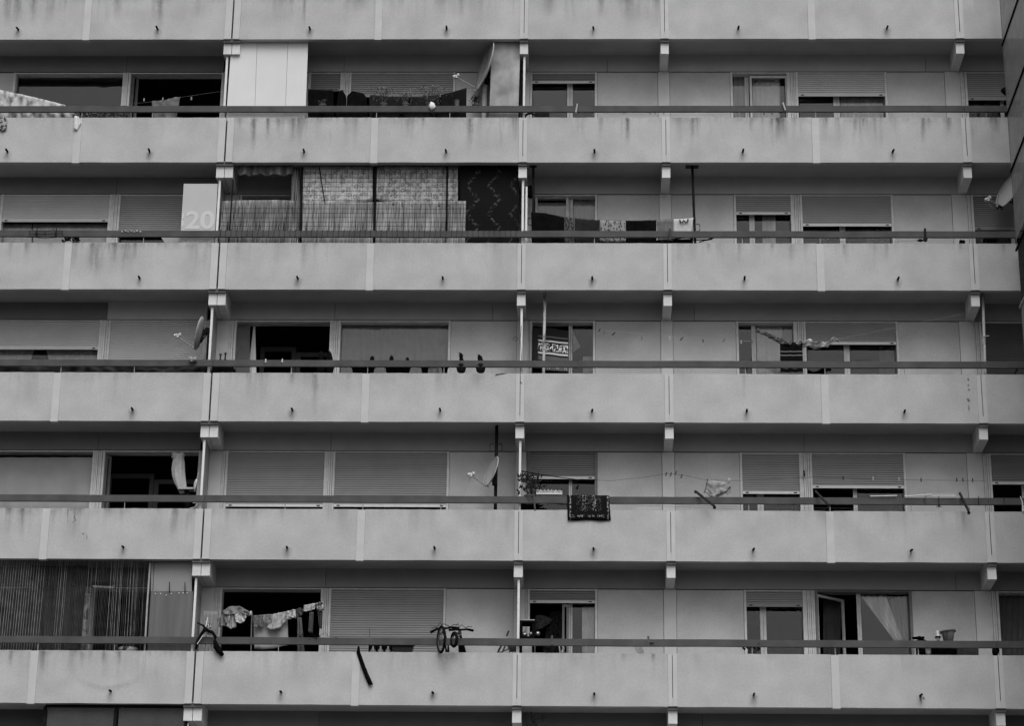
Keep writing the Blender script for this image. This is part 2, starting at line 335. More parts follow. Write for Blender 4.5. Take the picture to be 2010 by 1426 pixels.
# row data: windows read along the flat fronts.  (x0, x1, shutter foot or None, foot bar?, mullions, panes, shutter material)
LT = {1: 143.5, 2: 382.5, 3: 630, 4: 886, 5: 1155, 6: 1432}
def zl(i): return Z[i-1]-.30                       # underside of the lintel band
WIN = {
 1: [(24,243,None,0,[],[(27,239)],SH_M),(250,437,None,0,[],[],SH_M),(604,671,176,0,[],[],SH_D),(684,893,188,0,[],[],SH_M),
     (1040,1172,161,1,[(1113,1124)],[(1046,1112),(1124,1170)],SH_D),(1434,1549,None,0,[(1462,1470)],[(1438,1462),(1470,1545)],SH_M),
     (1562,1741,184,0,[(1635,1647)],[(1568,1636),(1647,1740)],SH_L),(1894,2010,190,0,[(1961,1968)],[(1897,1960),(1968,2010)],SH_M)],
 2: [(2,219,432,0,[],[(5,217)],SH_L),(232,404,461,0,[],[(235,400)],SH_M),(470,590,None,0,[],[(474,586)],SH_M),(600,880,None,0,[],[],SH_M),
     (1042,1172,None,0,[(1113,1124)],[(1048,1112),(1124,1170)],SH_M),(1440,1556,418,1,[(1470,1480)],[(1442,1470),(1480,1552)],SH_M),
     (1570,1753,440,1,[(1646,1657)],[(1575,1646),(1657,1752)],SH_M),(1906,2020,446,0,[(1981,1988)],[(1909,1981)],SH_D)],
 3: [(-25,201,682,0,[],[(-20,199)],SH_L),(214,406,745,0,[],[],SH_L),(461,653,None,0,[],[],SH_M),(665,885,None,0,[],[(668,883)],SH_M),
     (1040,1168,None,0,[(1116,1123)],[(1123,1167)],SH_M),(1444,1561,None,0,[(1474,1482)],[(1446,1474),(1482,1558)],SH_M),
     (1576,1762,673,1,[(1654,1665)],[(1582,1654),(1665,1761)],SH_M),(1921,2040,760,0,[],[],SH_DD)],
 4: [(-30,188,None,0,[],[],SH_L),(203,396,None,0,[],[],SH_M),(445,643,990,1,[],[],SH_M),(655,883,990,1,[],[],SH_M),
     (1036,1172,935,1,[(1117,1123)],[(1040,1117),(1123,1170)],SH_D),(1451,1572,966,1,[(1484,1496)],[(1453,1484),(1496,1568)],SH_M),
     (1588,1776,956,1,[(1671,1679)],[(1679,1774)],SH_M),(1939,2060,950,1,[(2001,2006)],[],SH_D)],
 5: [(-40,170,None,0,[],[],SH_M),(180,380,None,0,[],[],SH_M),(432,635,None,0,[],[],SH_M),(646,876,1300,0,[],[],SH_M),
     (1036,1173,1178,1,[(1117,1124)],[(1124,1171)],SH_D),(1460,1580,1188,0,[(1491,1503)],[(1462,1491),(1503,1576)],SH_M),
     (1600,1789,None,0,[(1681,1689)],[(1689,1785)],SH_M),(1955,2080,None,0,[],[],SH_M)],
 6: [(0,380,None,0,[],[],SH_M),(425,630,None,0,[],[],SH_M),(650,875,1470,0,[],[],SH_M),(1036,1176,None,0,[],[],SH_M),(1465,1585,None,0,[],[],SH_M),(1605,1800,None,0,[],[],SH_M)]}
COLS = {2: (1014, 1034), 3: None}
def shutter_bm(x0, x1, z0, z1, y):
    bm = B(); p = .046; k = int((z1-z0)/p)+1; prev = None; prof = []
    z = z0
    for s in range(k):
        prof += [(z, 0.), (z+p*.10, -.010), (z+p*.55, -.013), (z+p*.86, -.010), (z+p*.89, .016), (z+p*.99, .016)]; z += p
    prof = [(q, d) for q, d in prof if q <= z1] + [(z1, 0)]
    for q, d in prof:
        r = [bm.verts.new((x0, y+d, q)), bm.verts.new((x1, y+d, q))]
        if prev: bm.faces.new((prev[0], prev[1], r[1], r[0]))
        prev = r
    return bm
def frame_bm(x0, x1, z0, z1, y0, y1, t):
    bm = B(); bx(bm, x0, x0+t, y0, y1, z0, z1); bx(bm, x1-t, x1, y0, y1, z0, z1); bx(bm, x0+t, x1-t, y0, y1, z1-t, z1); bx(bm, x0+t, x1-t, y0, y1, z0, z0+t); return bm
wincount = {}
for i in range(1, 7):
    zt = zl(i); zf = Z[i]+.21; ly = LT[i]+18; spans = []
    for (a, b, sh, fb, mul, panes, sm) in WIN[i]:
        xa, xb = X(a, ly, YW), X(b, ly, YW); xb = min(xb, J[5]); xa = max(xa, J[0]+.05); spans.append((xa, xb))
        bm = B(); t = .045
        bx(bm, xa, xa+t, YW-.012, YW+.24, zf, zt-.010); bx(bm, xb-t, xb, YW-.012, YW+.24, zf, zt-.010); bx(bm, xa+t, xb-t, YW+.0, YW+.24, zt-.035, zt-.012)
        bx(bm, xa+t, xb-t, YW+.06, YW+.24, zf, zf+.09)
        wn = part("window", bm, FRAME_D if (i, a) in ((4, 1036), (5, 1600)) else FRAME)
        for (p, q) in mul:
            bm = B(); zz = zt-.03 if sh is None else ZZ(a, sh, YW)+.05; mx0, mx1 = X(p, ly, YW+.14), X(q, ly, YW+.14)
            bx(bm, mx0, (mx0+mx1)/2-.003, YW+.14, YW+.206, zf+.09, zz); bx(bm, (mx0+mx1)/2+.003, mx1, YW+.15, YW+.206, zf+.09, zz); obj("mullion", bm, FRAME, wn)
        for (p, q) in panes:
            bm = B(); px0, px1 = X(p, ly, YW+.20), X(q, ly, YW+.20); bx(bm, max(px0, xa+.01), min(px1, xb-.01), YW+.170, YW+.175, zf+.08, zt-.03); obj("pane", bm, GLASS, wn)
        if sh:
            zs = ZZ((a+b)/2, sh, YW+.03); s = obj("roller_shutter", shutter_bm(xa+t-.004, xb-t+.004, max(zs, zf), zt-.013, YW+.035), sm, wn)
            if fb or sh < LT[i]+75:
                bm = B(); bx(bm, xa+t+.004, xb-t-.004, YW+.008, YW+.030, zs-.052, zs); obj("shutter_foot", bm, plain(.66, .6, .06, 8, name="shutter_bar") if fb else sm, wn)
                for e in (xa+t+.09, xb-t-.09):
                    bm = B(); bx(bm, e-.03, e+.03, YW-.002, YW+.007, zs-.034, zs-.016); obj("shutter_stop", bm, IRON, wn)
    # wall between the windows, cut at joints, light flat columns at the joints
    cols = [(J[1]-.16, J[1]+.16), (J[2]-.10, J[2]+.11), (J[3]-.115, J[3]+.125), (J[4]-.22, J[4]+.06)]
    ev = sorted(spans); cur = J[0]; gaps = []
    for (a, b) in ev + [(J[5], J[5])]:
        if a-cur > .01: gaps.append((cur, a))
        cur = max(cur, b)
    for (a, b) in gaps:
        segs = [(a, b, 'w')]
        for (c, d) in cols:
            ns = []
            for (p, q, t) in segs:
                if t != 'w' or d <= p or c >= q: ns.append((p, q, t)); continue
                if c > p: ns.append((p, c, 'w'))
                ns.append((max(c, p), min(d, q), 'c'))
                if d < q: ns.append((d, q, 'w'))
            segs = ns
        for (p, q, t) in segs:
            if q-p < .012: continue
            bm = B()
            if t == 'c': bx(bm, p+.001, q-.001, YW-.022, YW+.15, zf, zt-.012); part("wall_column", bm, COLP)
            elif q-p < .22: nr_ = max(2, int((q-p)/.034)); [bx(bm, p+.002+(q-p-.004)*e/nr_, p+.002+(q-p-.004)*(e+1)/nr_-.007, YW-.018*(e % 2)-.004, YW+.15, zf, zt-.012) for e in range(nr_)]; part("window_post", bm, FRAME)
            else: bx(bm, p+.006, q-.006, YW+.006, YW+.15, zf, zt-.014); part("wall_panel", bm, WALL)
    # lintel band, in lengths, each flat's own tone
LTONE = {1: [(-60,246,.13),(246,437,.125),(444,674,.24),(674,1020,.24),(1036,1192,.26),(1192,1300,.26),(1318,1817,.29),(1817,1890,.27),(1895,2060,.22)],
         2: [(-60,229,.13),(229,425,.14),(436,735,.20),(735,1014,.2),(1034,1304,.24),(1318,1895,.27),(1905,2060,.22)],
         3: [(-60,212,.11),(212,408,.30),(450,658,.24),(658,967,.24),(967,1014,.24),(1034,1304,.22),(1318,1362,.22),(1362,1893,.23),(1910,2060,.17)],
         4: [(-60,195,.13),(195,396,.13),(440,651,.22),(651,1012,.22),(1034,1305,.20),(1320,1577,.22),(1577,1905,.22),(1915,2060,.15)],
         5: [(-60,380,.12),(423,640,.20),(640,1010,.18),(1030,1306,.17),(1325,1875,.20),(1875,1920,.19),(1930,2060,.15)],
         6: [(-60,380,.08),(400,625,.15),(625,1006,.12),(1025,1310,.12),(1325,1380,.13),(1380,1945,.13),(1960,2090,.1)]}
for i in LTONE:
    ly = LT[i]-10
    for (a, b, g) in LTONE[i]:
        xa, xb = max(X(a, ly, YW), J[0]), min(X(b, ly, YW), J[5])
        for jx in J[1:5]:
            if abs(xa-jx) < .27: xa = jx
            if abs(xb-jx) < .27: xb = jx
        bm = B(); bx(bm, xa+.004, xb-.004, YW-.018, YW+.15, zl(i)+.002, Z[i-1]+.071); part("lintel", bm, plain(round(g*1.45, 3), .85, .06, 3, .15, name="lintel_paint"))
# rooms behind
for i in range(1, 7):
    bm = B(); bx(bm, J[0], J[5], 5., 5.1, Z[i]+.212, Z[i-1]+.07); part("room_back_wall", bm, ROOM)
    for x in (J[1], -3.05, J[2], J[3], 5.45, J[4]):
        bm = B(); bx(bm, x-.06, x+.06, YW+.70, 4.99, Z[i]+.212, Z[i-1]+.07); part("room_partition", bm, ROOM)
bm = B(); bx(bm, J[0]-.3, J[0], 0., 6.5, 0, ZG+3); part("end_wall", bm, WALL)
bm = B(); bx(bm, J[0], J[5], 6.0, 6.4, 0, ZG+3); part("back_wall", bm, WALL)
bm = B(); bx(bm, J[0], J[5], .4, 5.98, .0, Z[6]+.05); part("lower_storeys", bm, WALL)
# partitions between flats
for i in range(1, 7):
    for x, ex in ((J[1]-.095, 0), (J[2]+.01, 0)):
        if i == 6 and x > 0: continue
        bm = B(); bx(bm, x-.012, x+.012, .19, YW-.03, Z[i]+.215, Z[i-1]-.302); p = part("balcony_partition", bm, plain(.30, .8, .15, 4, name="partition_board"))
        bm = B(); bx(bm, x-.022, x+.022, .150, .188, Z[i]+.215, Z[i-1]-.33); obj("partition_edge", bm, WHITE, p)


# ================================================================== things on and behind the balconies
def ZF(i): return Z[i]+.21
def line(label, pts, y, group=None, r=.003, m=None, name="clothes_line"):
    bm = B(); tube(bm, [W(px, py, y) for px, py in pts], r, 5); return tag(obj(name, bm, m or MIDG), label, "clothes line", group)
def peg(px, py, y, m, label, group, h=.075, tilt=0.):
    h *= .78; tilt = min(tilt, .8); bm = B(); c = W(px, py, y)
    for s in (-1, 1): bar(bm, c + Vector((s*.005+tilt*.5*h, -.004*s, h/2)), c + Vector((s*.009-tilt*.5*h, .004*s, -h/2)), .009, .010)
    return tag(obj("clothes_peg", bm, m), label, "clothes peg", group)
# ---------------- satellite dishes
def dish(label, top, bot, y, ny, lnb, rad_px=None, m=None, mount=None, back=True, cable=None):
    "offset dish: long axis from top to bot (px); ny tilts its face to or from the street"
    a, b = W(*top, y), W(*bot, y); c = (a+b)/2; R = (a-b).length/2; ax = (a-b).normalized()
    n = Vector((-ax.z, 0, ax.x)); n = Vector((-abs(n.x), 0, n.z)) if n.x > 0 else n
    nrm = (n*math.cos(ny) + Vector((0, -1, 0))*math.sin(ny)).normalized()
    root = thing("satellite_dish", label, "satellite dish", tuple(c + Vector((0, 0, -R))))
    s = nrm.cross(ax).normalized(); bm = B(); nr, na = 6, 32; g = []
    for side in (0, 1):
        for j in range(1, nr+1):
            rr = j/nr; g.append([bm.verts.new(c + (ax*math.cos(2*math.pi*k/na) + s*.92*math.sin(2*math.pi*k/na))*R*rr + nrm*(R*.15*(rr*rr-1) - side*.012)) for k in range(na)])
    for side in (0, 1):
        ctr = bm.verts.new(c + nrm*(-R*.15 - side*.012)); gg = g[side*nr:(side+1)*nr]
        for k in range(na): bm.faces.new((ctr, gg[0][k], gg[0][(k+1) % na]))
        for p, q in zip(gg, gg[1:]):
            for k in range(na): bm.faces.new((p[k], p[(k+1) % na], q[(k+1) % na], q[k]))
    for k in range(na): bm.faces.new((g[nr-1][k], g[nr-1][(k+1) % na], g[2*nr-1][(k+1) % na], g[2*nr-1][k]))
    obj("reflector", bm, m or PALE, root, True)
    bm = B(); q = bm; pr = [c + (ax*math.cos(2*math.pi*k/32) + s*.92*math.sin(2*math.pi*k/32))*R for k in range(33)]; tube(bm, pr, .010, 6); obj("rim", bm, PALE, root, True)
    e = W(*lnb, y-.25*math.sin(ny)); bt = c - ax*R*.98; bm = B(); tube(bm, [bt - nrm*.06, bt + nrm*.02, e], .011, 8); obj("feed_arm", bm, plain(.25, .5, .1, 9, name="galvanised_steel"), root)
    bm = B(); d = (c-e).normalized(); lathe(bm, e - d*.07 + Vector((0, 0, .02)), [(.032, 0), (.034, .06), (.022, .065), (.022, .10), (.04, .105), (.04, .14)], 14, d); bx(bm, e.x-.03, e.x+.03, e.y-.02, e.y+.03, e.z-.03, e.z+.02); obj("receiver_head", bm, plain(.5, .6, .1, 9, name="receiver_plastic"), root)
    if mount:
        mp = W(*mount, y+.10); bm = B(); k = c - nrm*(R*.24)
        bar(bm, k + ax*.10, k - ax*.14, .05, .04); bar(bm, k - ax*.02, mp, .05, .05); bar(bm, k - ax*R*.55, mp - Vector((0, 0, .05)), .02, .02); bx(bm, mp.x-.05, mp.x+.05, mp.y-.04, mp.y+.05, mp.z-.06, mp.z+.06); obj("mounting_bracket", bm, IRON if ny > 0 else MIDG, root)
    if cable:
        bm = B(); tube(bm, [e] + [W(px, py, y+.1) for px, py in cable], .004, 5); obj("cable", bm, PALE, root)
    return root
def pole(label, pxtop, pxbot, i, y, r, m, base=True, collar=None, plate=0, hooks=None):
    t = W(*pxtop, y); t.z = Z[i-1]+.068 if plate is not None else t.z; b = W(*pxbot, y); f = Vector((b.x+(b.x-t.x)*.8, y, ZF(i)+.002)); root = thing("balcony_pole", label, "pole", tuple(f))
    bm = B(); tube(bm, [t - Vector((0, 0, .01)), b, f], r, 12); obj("tube", bm, m, root, True)
    if plate: bm = B(); bx(bm, t.x-plate, t.x+plate, y-plate*.8, y+plate*.8, t.z-.028, t.z-.002); obj("ceiling_plate", bm, plain(.05, .8, .3, 9, name="rusty_plate"), root)
    bm = B(); lathe(bm, f, [(.07, 0), (.07, .012), (r*1.3, .02), (r*1.3, .05)], 14); obj("foot_plate", bm, m, root)
    if collar:
        c = W(*collar, y); bm = B(); lathe(bm, c - Vector((0, 0, .10)), [(r*1.2, 0), (r*1.25, .05), (r*1.25, .14), (r*1.45, .145), (r*1.45, .17), (r*1.1, .175)], 14); bar(bm, c + Vector((-.06, -.03, .06)), c + Vector((.10, -.03, .08)), .015, .015); obj("collar", bm, m, root)
    if hooks:
        bm = B()
        for (px, py), s in hooks:
            c = W(px, py, y-.03); tube(bm, [c, c+Vector((s*.06, 0, .01)), c+Vector((s*.075, 0, -.03)), c+Vector((s*.075, 0, -.12)), c+Vector((s*.05, 0, -.15)), c+Vector((0, 0, -.15))], .008, 6)
        obj("clamp", bm, m, root)
    return root
# dishes and poles, storey by storey from the top
dish("large grey dish edge-on beside the mottled board on the top balcony row", (962,88), (937,177), .30, .35, (894,152), mount=(955,160), m=plain(.36, .6, .2, 5, name="weathered_dish"))
bm = B(); tube(bm, [W(951,168,.45), W(949,232,.45), Vector((X(948,240,.45), .45, ZF(1)+.002))], .055, 16)
tag(obj("dish_mast", bm, PALE, None, True), "thick pale pipe standing under the large dish beside the mottled board", "pipe")
dish("grey dish turned edge-on on a thin dark mast, beside the leftmost white partition edge", (400,624), (384,685), .22, .02, (350,660), mount=(409,650), m=plain(.26, .6, .2, 5, name="dull_dish"), cable=[(366,688),(352,698),(335,704),(325,712)])
pole("short dark mast behind the rail carrying the edge-on dish by the leftmost partition", (411,652), (407,735), 3, .30, .028, IRON, plate=None)
dish("light oval dish on the tall black pole, its receiver reaching left", (974,896), (955,953), .22, .42, (925,932), mount=(972,945), m=plain(.34, .6, .08, 5, name="grey_dish"), cable=[(921,945),(914,962),(906,985),(903,1000)])
pole("tall black ceiling-high pole behind the light oval dish", (976,832), (973,1000), 4, .40, .032, IRON, hooks=[((970,871),-1),((979,871),1)])
# dish poking out at the right edge of the picture, on the outside of the wire screen's balcony
dish("pale dish cut off by the wire screen at the right edge of the picture", (1994,338), (1966,404), .12, .45, (1939,390), mount=(1992,392), m=plain(.34, .6, .08, 5, name="grey_dish"), cable=[(1940,398),(1948,407)])
bm = B(); c = W(1962,402,.12); 
for k in range(9): tube(bm, [c, c+Vector((.09*math.cos(k*.7+3.3), -.02+.02*math.sin(k), -.03-.09*abs(math.sin(k*1.1+1))))], [.012, .002], 5)
blob(bm, c, .035, .03, .03, .3, 5, 1); tag(obj("cable_bundle", bm, BLACK), "tangle of black cable hanging under the dish at the right edge", "cable")
pole("black pole with a round ceiling flange at the left end of the long laundry line", (1046,328), (1046,478), 2, .28, .024, IRON, plate=.07, hooks=[((1043,430),-1)])
pole("black pole under a square ceiling plate at the right end of the long laundry line", (1359,330), (1364,476), 2, .28, .026, IRON, plate=.13, hooks=[((1366,442),1)])
RUSTY = two_tone("flaked_pole_paint", .16, .42, 9, 'noise', .46, (1, 1, .5))
pole("flaking pale ceiling-high pole in front of the window with the patterned cloth", (1069,578), (1067,733), 3, .30, .028, RUSTY, collar=(1068,678))
pole("pale ceiling-high pole with a collar beside the rightmost dark shutter", (1928,578), (1933,736), 3, .30, .028, plain(.40, .6, .15, 12, name="pole_paint"), collar=(1930,668))

# ---------------- top row of balconies
s = thing("privacy_screen", "tall bright white privacy screen of three boards closing the end of a balcony", "screen", tuple(W(522,240,.14)))
s.location.z = ZF(1)+.002
for k, ((a, b), (c, d)) in enumerate((((469,501.8),(442,497.8)), ((502.4,562.7),(498.4,557.7)), ((563.3,602.5),(558.3,598)))):
    yy = .150 + .004*(k % 2); bm = B(); t0 = W(a,88,yy); t1 = W(b,88,yy); b0 = W(c,233,yy); b1 = W(d,233,yy); zt_ = Z[0]+.06; zb = ZF(1)
    def ext(p, q, z): return Vector((p.x+(q.x-p.x)*(z-p.z)/(q.z-p.z), yy, z))
    if k == 0: P = [ext(W(450,110,yy), W(442.5,233,yy), Z[0]-.31), Vector((t0.x, yy, Z[0]-.31)), Vector((t0.x, yy, zt_)), ext(t1, b1, zt_), ext(t1, b1, zb), ext(W(450,110,yy), W(442.5,233,yy), zb)]
    else: P = [ext(t0, b0, zt_), ext(t1, b1, zt_), ext(t1, b1, zb), ext(t0, b0, zb)]
    A = [bm.verts.new(p) for p in P]; Bk = [bm.verts.new(p + Vector((0, .02, 0))) for p in P]; bm.faces.new(A); bm.faces.new(Bk[::-1])
    for e in range(len(P)): bm.faces.new((A[e], Bk[e], Bk[(e+1) % len(P)], A[(e+1) % len(P)]))
    obj("board", bm, plain(.66, .7, .03, 2, name="white_board"), s)
def board(name, label, cat, pp, y, th, m, parent=None):
    bm = B(); prism(bm, pp, y, y+th); o = obj(name, bm, m, parent); return tag(o, label, cat) if parent is None else o
board("fibre_board", "mottled grey fibre-cement board standing beside the large dish", "board", [(965,84),(1021,84),(1016,240),(959,240)], .17, .03,
      two_tone("mottled_board", .17, .44, 2.6, 'noise', .48, (1, 1, .8), .20))
bm = B()
for a, b, t in (((1022,120),(1018,232),.02), ((1024,150),(1020,232),.015), ((1026,100),(1023,232),.012)): bar(bm, W(*a,.35), W(*b,.35), t, t)
tag(obj("leaning_laths", bm, DARK), "bundle of thin dark laths leaning between the mottled board and the partition", "laths")
FLORAL = two_tone("floral_sheet", .16, .50, 9, 'noise', .47, (1, 1, .6), .10)
cloth("sheet", "pale patterned bed sheet sloping over a line at the top left corner", "bed sheet", [(-30,170),(8,179),(60,190),(125,206)], [(-30,245),(30,240),(100,240),(162,240)], .22, FLORAL, folds=7, amp=.05, seed=3, crease=.02, tamp=.1)
PLAID = two_tone("plaid_cloth", .02, .16, 1, 'noise', .55, (30, 1, 30), .05)
cloth("plaid_blanket", "dark plaid blanket hanging below the rail right of the patterned sheet", "blanket", [(150,207),(200,208),(250,208)], [(160,245),(215,245),(255,245)], .24, PLAID, folds=5, amp=.03, seed=4)
cloth("hanging_cloth", "small dark and light cloth hanging outside the parapet at the left edge of the picture", "cloth", [(-4,232),(5,230),(12,234)], [(-6,254),(5,258),(11,255)], -.03, two_tone("scarf_cloth", .05, .35, 14, 'noise', .5), nx=12, nz=8, folds=2, amp=.015, th=.02)
cloth("white_sock", "single white sock hanging over the top edge of the parapet", "sock", [(145,229),(150,229),(153,230)], [(144,254),(150,257),(158,242)], -.03, plain(.62, .8, .08, 20, name="white_cotton"), nx=10, nz=8, folds=1.3, amp=.012, th=.03)
cloth("light_garment", "small grey garment pegged in front of the dark open window, top left", "garment", [(296,199),(318,198),(340,192),(352,190)], [(300,240),(325,238),(345,236),(349,205)], .3, MIDG, folds=2.5, amp=.03, seed=9, crease=.03)
for k, px in enumerate((281,318,374)): peg(px, 196-k*1.2, .28, PALE, "small light peg on the line in front of the dark top left window", "pegs on the top left line", .09)
line("thin line of the pegged grey garment before the dark top left window", [(250,205),(300,200),(350,192),(430,180)], .29)
# dark washing
for lab, top, bot, m in (
    ("black cloth hanging in the dark gap right of the white screen", [(603,175),(640,176),(653,176)], [(603,240),(640,240),(655,240)], BLACK),
    ("black garment with a pointed hem line, second from the white screen", [(662,183),(670,176),(678,189)], [(655,240),(668,240),(680,240)], BLACK),
    ("black shirt on the top line with two pale specks", [(680,189),(690,179),(712,184),(718,192)], [(678,240),(695,240),(722,240)], BLACK),
    ("black trousers on the top line behind the flowers", [(723,192),(728,187),(760,190),(800,191)], [(724,240),(750,240),(800,240)], DARK),
    ("dark cloth on the top line behind the right-hand flowers", [(803,191),(830,190),(862,187)], [(803,240),(835,240),(862,240)], DARK),
    ("large smooth charcoal cloth, last on the top line before the dish", [(864,187),(890,181),(915,173)], [(862,240),(890,240),(914,240)], plain(.012, .8, .15, 10, name="charcoal_cloth"))):
    cloth("dark_laundry", lab, "laundry", top, bot, .28, m, "dark washing on the top line", folds=3, amp=.02, seed=len(lab), nx=16)
line("upper line of the dark washing running to the large dish", [(603,176),(700,180),(800,184),(870,182),(944,171)], .27)
# flowers, pots, box
LEAF = plain(.07, .7, .4, 30, name="leaves"); LEAFD = plain(.03, .7, .4, 30, name="dark_leaves"); PETAL = plain(.42, .8, .3, 20, name="petals"); TERRA = plain(.09, .8, .2, 9, name="dark_pot")
def leafy(bm, c, n, rx, ry, rz, L, wd, up=.5, seed=1):
    rnd = random.Random(seed)
    for k in range(n):
        p = Vector(c) + Vector((rnd.gauss(0, rx*.5), rnd.gauss(0, ry*.5), rnd.uniform(0, rz)))
        d = Vector((rnd.uniform(-1, 1), rnd.uniform(-1, 1), rnd.uniform(-.3, 1)+up)).normalized()*L*rnd.uniform(.6, 1.2); s = d.cross(Vector((rnd.uniform(-1, 1), 1, .3))).normalized()*wd*rnd.uniform(.6, 1.1)
        v = [bm.verts.new(q) for q in (p, p+d*.45+s, p+d, p+d*.45-s)]; bm.faces.new(v)
def plant(label, px, ybase, ytop, wpx, y, pot=True, flowers=0, leaf=None, n=70, L=.07, wd=.014, name="potted_plant", group=None, seed=1, potr=.07, stems=8):
    b = W(px, ybase, y); t = W(px, ytop, y); h = t.z-b.z; r = wpx/92/2; rnd = random.Random(seed)
    root = thing(name, label, "plant", tuple(b - Vector((0, 0, .16 if pot else 0))), group)
    bm = B()
    for k in range(stems):
        a = rnd.uniform(-1, 1); tube(bm, [b + Vector((a*potr*.5, 0, -.02)), b + Vector((a*r*.5, rnd.uniform(-.04, .04), h*.5)), b + Vector((a*r, rnd.uniform(-.06, .06), h*rnd.uniform(.75, 1)))], .0035, 4)
    obj("stem", bm, LEAF, root)
    bm = B(); leafy(bm, b, n, r*1.1, r*.6, h*.9, L, wd, seed=seed); obj("foliage", bm, leaf or LEAF, root)
    if flowers:
        bm = B()
        for k in range(flowers):
            p = b + Vector((rnd.gauss(0, r*.55), rnd.uniform(-.05, .05), h*rnd.uniform(.55, 1.02))); blob(bm, p, .014, .012, .011, .2, k, 1)
        obj("flowers", bm, PETAL, root)
    if pot:
        bm = B(); lathe(bm, b - Vector((0, 0, .16)), [(potr*.7, 0), (potr, .13), (potr*1.12, .132), (potr*1.12, .16), (potr*.9, .158)], 18); obj("pot", bm, TERRA, root)
    return root
plant("loose flowering plant with small pale blooms at the middle of the top balcony", 752, 205, 172, 45, .12, True, 14, n=60, seed=3, stems=10)
plant("fuller plant with pale flowers right behind the little white bundle on the rail", 842, 205, 170, 55, .12, True, 26, n=80, seed=5, stems=12)
plant("faint low plant on the top balcony near the white screen", 632, 207, 197, 14, .12, True, 0, n=30, seed=6, L=.05)
plant("thin upright plant between the two flowering plants of the top balcony", 795, 205, 182, 30, .12, True, 6, n=40, seed=8, stems=9)
plant("small spiky dark plant by the thick pale pipe under the dish", 933, 207, 191, 16, .16, True, 0, leaf=LEAFD, n=26, L=.14, wd=.015, seed=9)
bm = B(); lathe(bm, W(896,207,.14), [(.045, -.13), (.05, .08), (.055, .09), (.05, .10)], 18); tag(obj("small_pot", bm, plain(.10, .7, .2, 9, name="grey_pot"), None), "small round grey pot just above the rail left of the spiky plant", "pot")
bm = B(); blob(bm, W(847,209,.0), .062, .04, .085, .22, 4, 3); tag(obj("white_bundle", bm, plain(.72, .7, .06, 12, name="white_cloth"), None, True), "small white cloth bundle tied on the rail below the flowers", "bundle")
def planter(label, x0, x1, y0, y1, y, dep=.13, m=None, group=None, name="planter_box"):
    a = W(x0, y1, y); b = W(x1, y0, y); bm = B(); h = b.z-a.z; t = .03
    v = [bm.verts.new(c) for c in ((a.x+t, y, a.z), (b.x-t, y, a.z), (b.x-t, y+dep-.02, a.z), (a.x+t, y+dep-.02, a.z), (a.x, y-.01, b.z), (b.x, y-.01, b.z), (b.x, y+dep, b.z), (a.x, y+dep, b.z))]
    for f in ((0, 1, 2, 3), (4, 7, 6, 5), (0, 4, 5, 1), (1, 5, 6, 2), (2, 6, 7, 3), (3, 7, 4, 0)): bm.faces.new([v[k] for k in f])
    o = obj(name, bm, m or DARK, None); bm = B(); bx(bm, a.x-.012, b.x+.012, y-.022, y+dep+.01, b.z-.02, b.z+.004); obj("lip", bm, m or DARK, o); return tag(o, label, "planter", group)
planter("long dark planter under the rail below the thin flowers of the top balcony", 730, 785, 214, 229, .14, m=plain(.04, .6, .2, 9, name="planter_plastic"))
planter("long dark planter under the rail below the white bundle", 790, 845, 214, 229, .14, m=plain(.05, .6, .2, 9, name="planter_plastic2"))
planter("short dark planter right of the white bundle on the top balcony", 855, 880, 215, 229, .14, m=plain(.04, .6, .2, 9, name="planter_plastic"))
def tyreish(label, px, py, R, y, m, name="coiled_hose", cat="hose", turns=3):
    bm = B(); c = W(px, py, y)
    for k in range(turns): ring(bm, c + Vector((.004*k, .02*k, .006*k)), (0, -1, .25), R-.006*k, .014, 22, 6)
    return tag(obj(name, bm, m, None, True), label, cat)
tyreish("dark coiled hose under the rail just right of the topmost middle partition", 1040, 232, .12, .25, DARK)
bm = B(); a = W(1050,232,.3); b = W(1078,222,.3); bx(bm, a.x, b.x, .28, .5, a.z-.1, b.z); lathe(bm, (a.x+.15, .35, b.z), [(.05, 0), (.04, .02), (.015, .03)], 12); tag(obj("storage_tub", bm, DARK), "low dark tub with a lid knob below the topmost middle window", "tub")
for lab, a, b in (("pale clip over the rail below the topmost middle window", (1133,205), (1130,222)), ("pale clip slanting over the rail below the topmost right white-framed window", (1537,201), (1542,216))):
    bm = B(); bar(bm, W(*a,.0), W(*b,.0), .030, .03); bar(bm, W(*a,.0)+Vector((0, 0, 0)), W(*a,.10), .03, .012); tag(obj("rail_clip", bm, PALE), lab, "clip")
line("two-strand empty line low on the right of the top balcony", [(1180,224),(1300,227),(1440,225),(1530,221)], .2, m=PALE)
for k, (px, py) in enumerate(((1225,222),(1276,223),(1286,223),(1303,223),(1500,223),(1515,222),(1531,220))): peg(px, py, .16, MIDG if k % 2 else DARK, "peg left on the empty line low on the top right balcony", "pegs left on the empty low top line", .06)
bm = B(); blob(bm, W(1975,175,.1), .10, .07, .09, .3, 8, 2); tag(obj("dark_pouch", bm, BLACK, None, True), "small black pouch hanging against the wire screen, top right", "pouch")

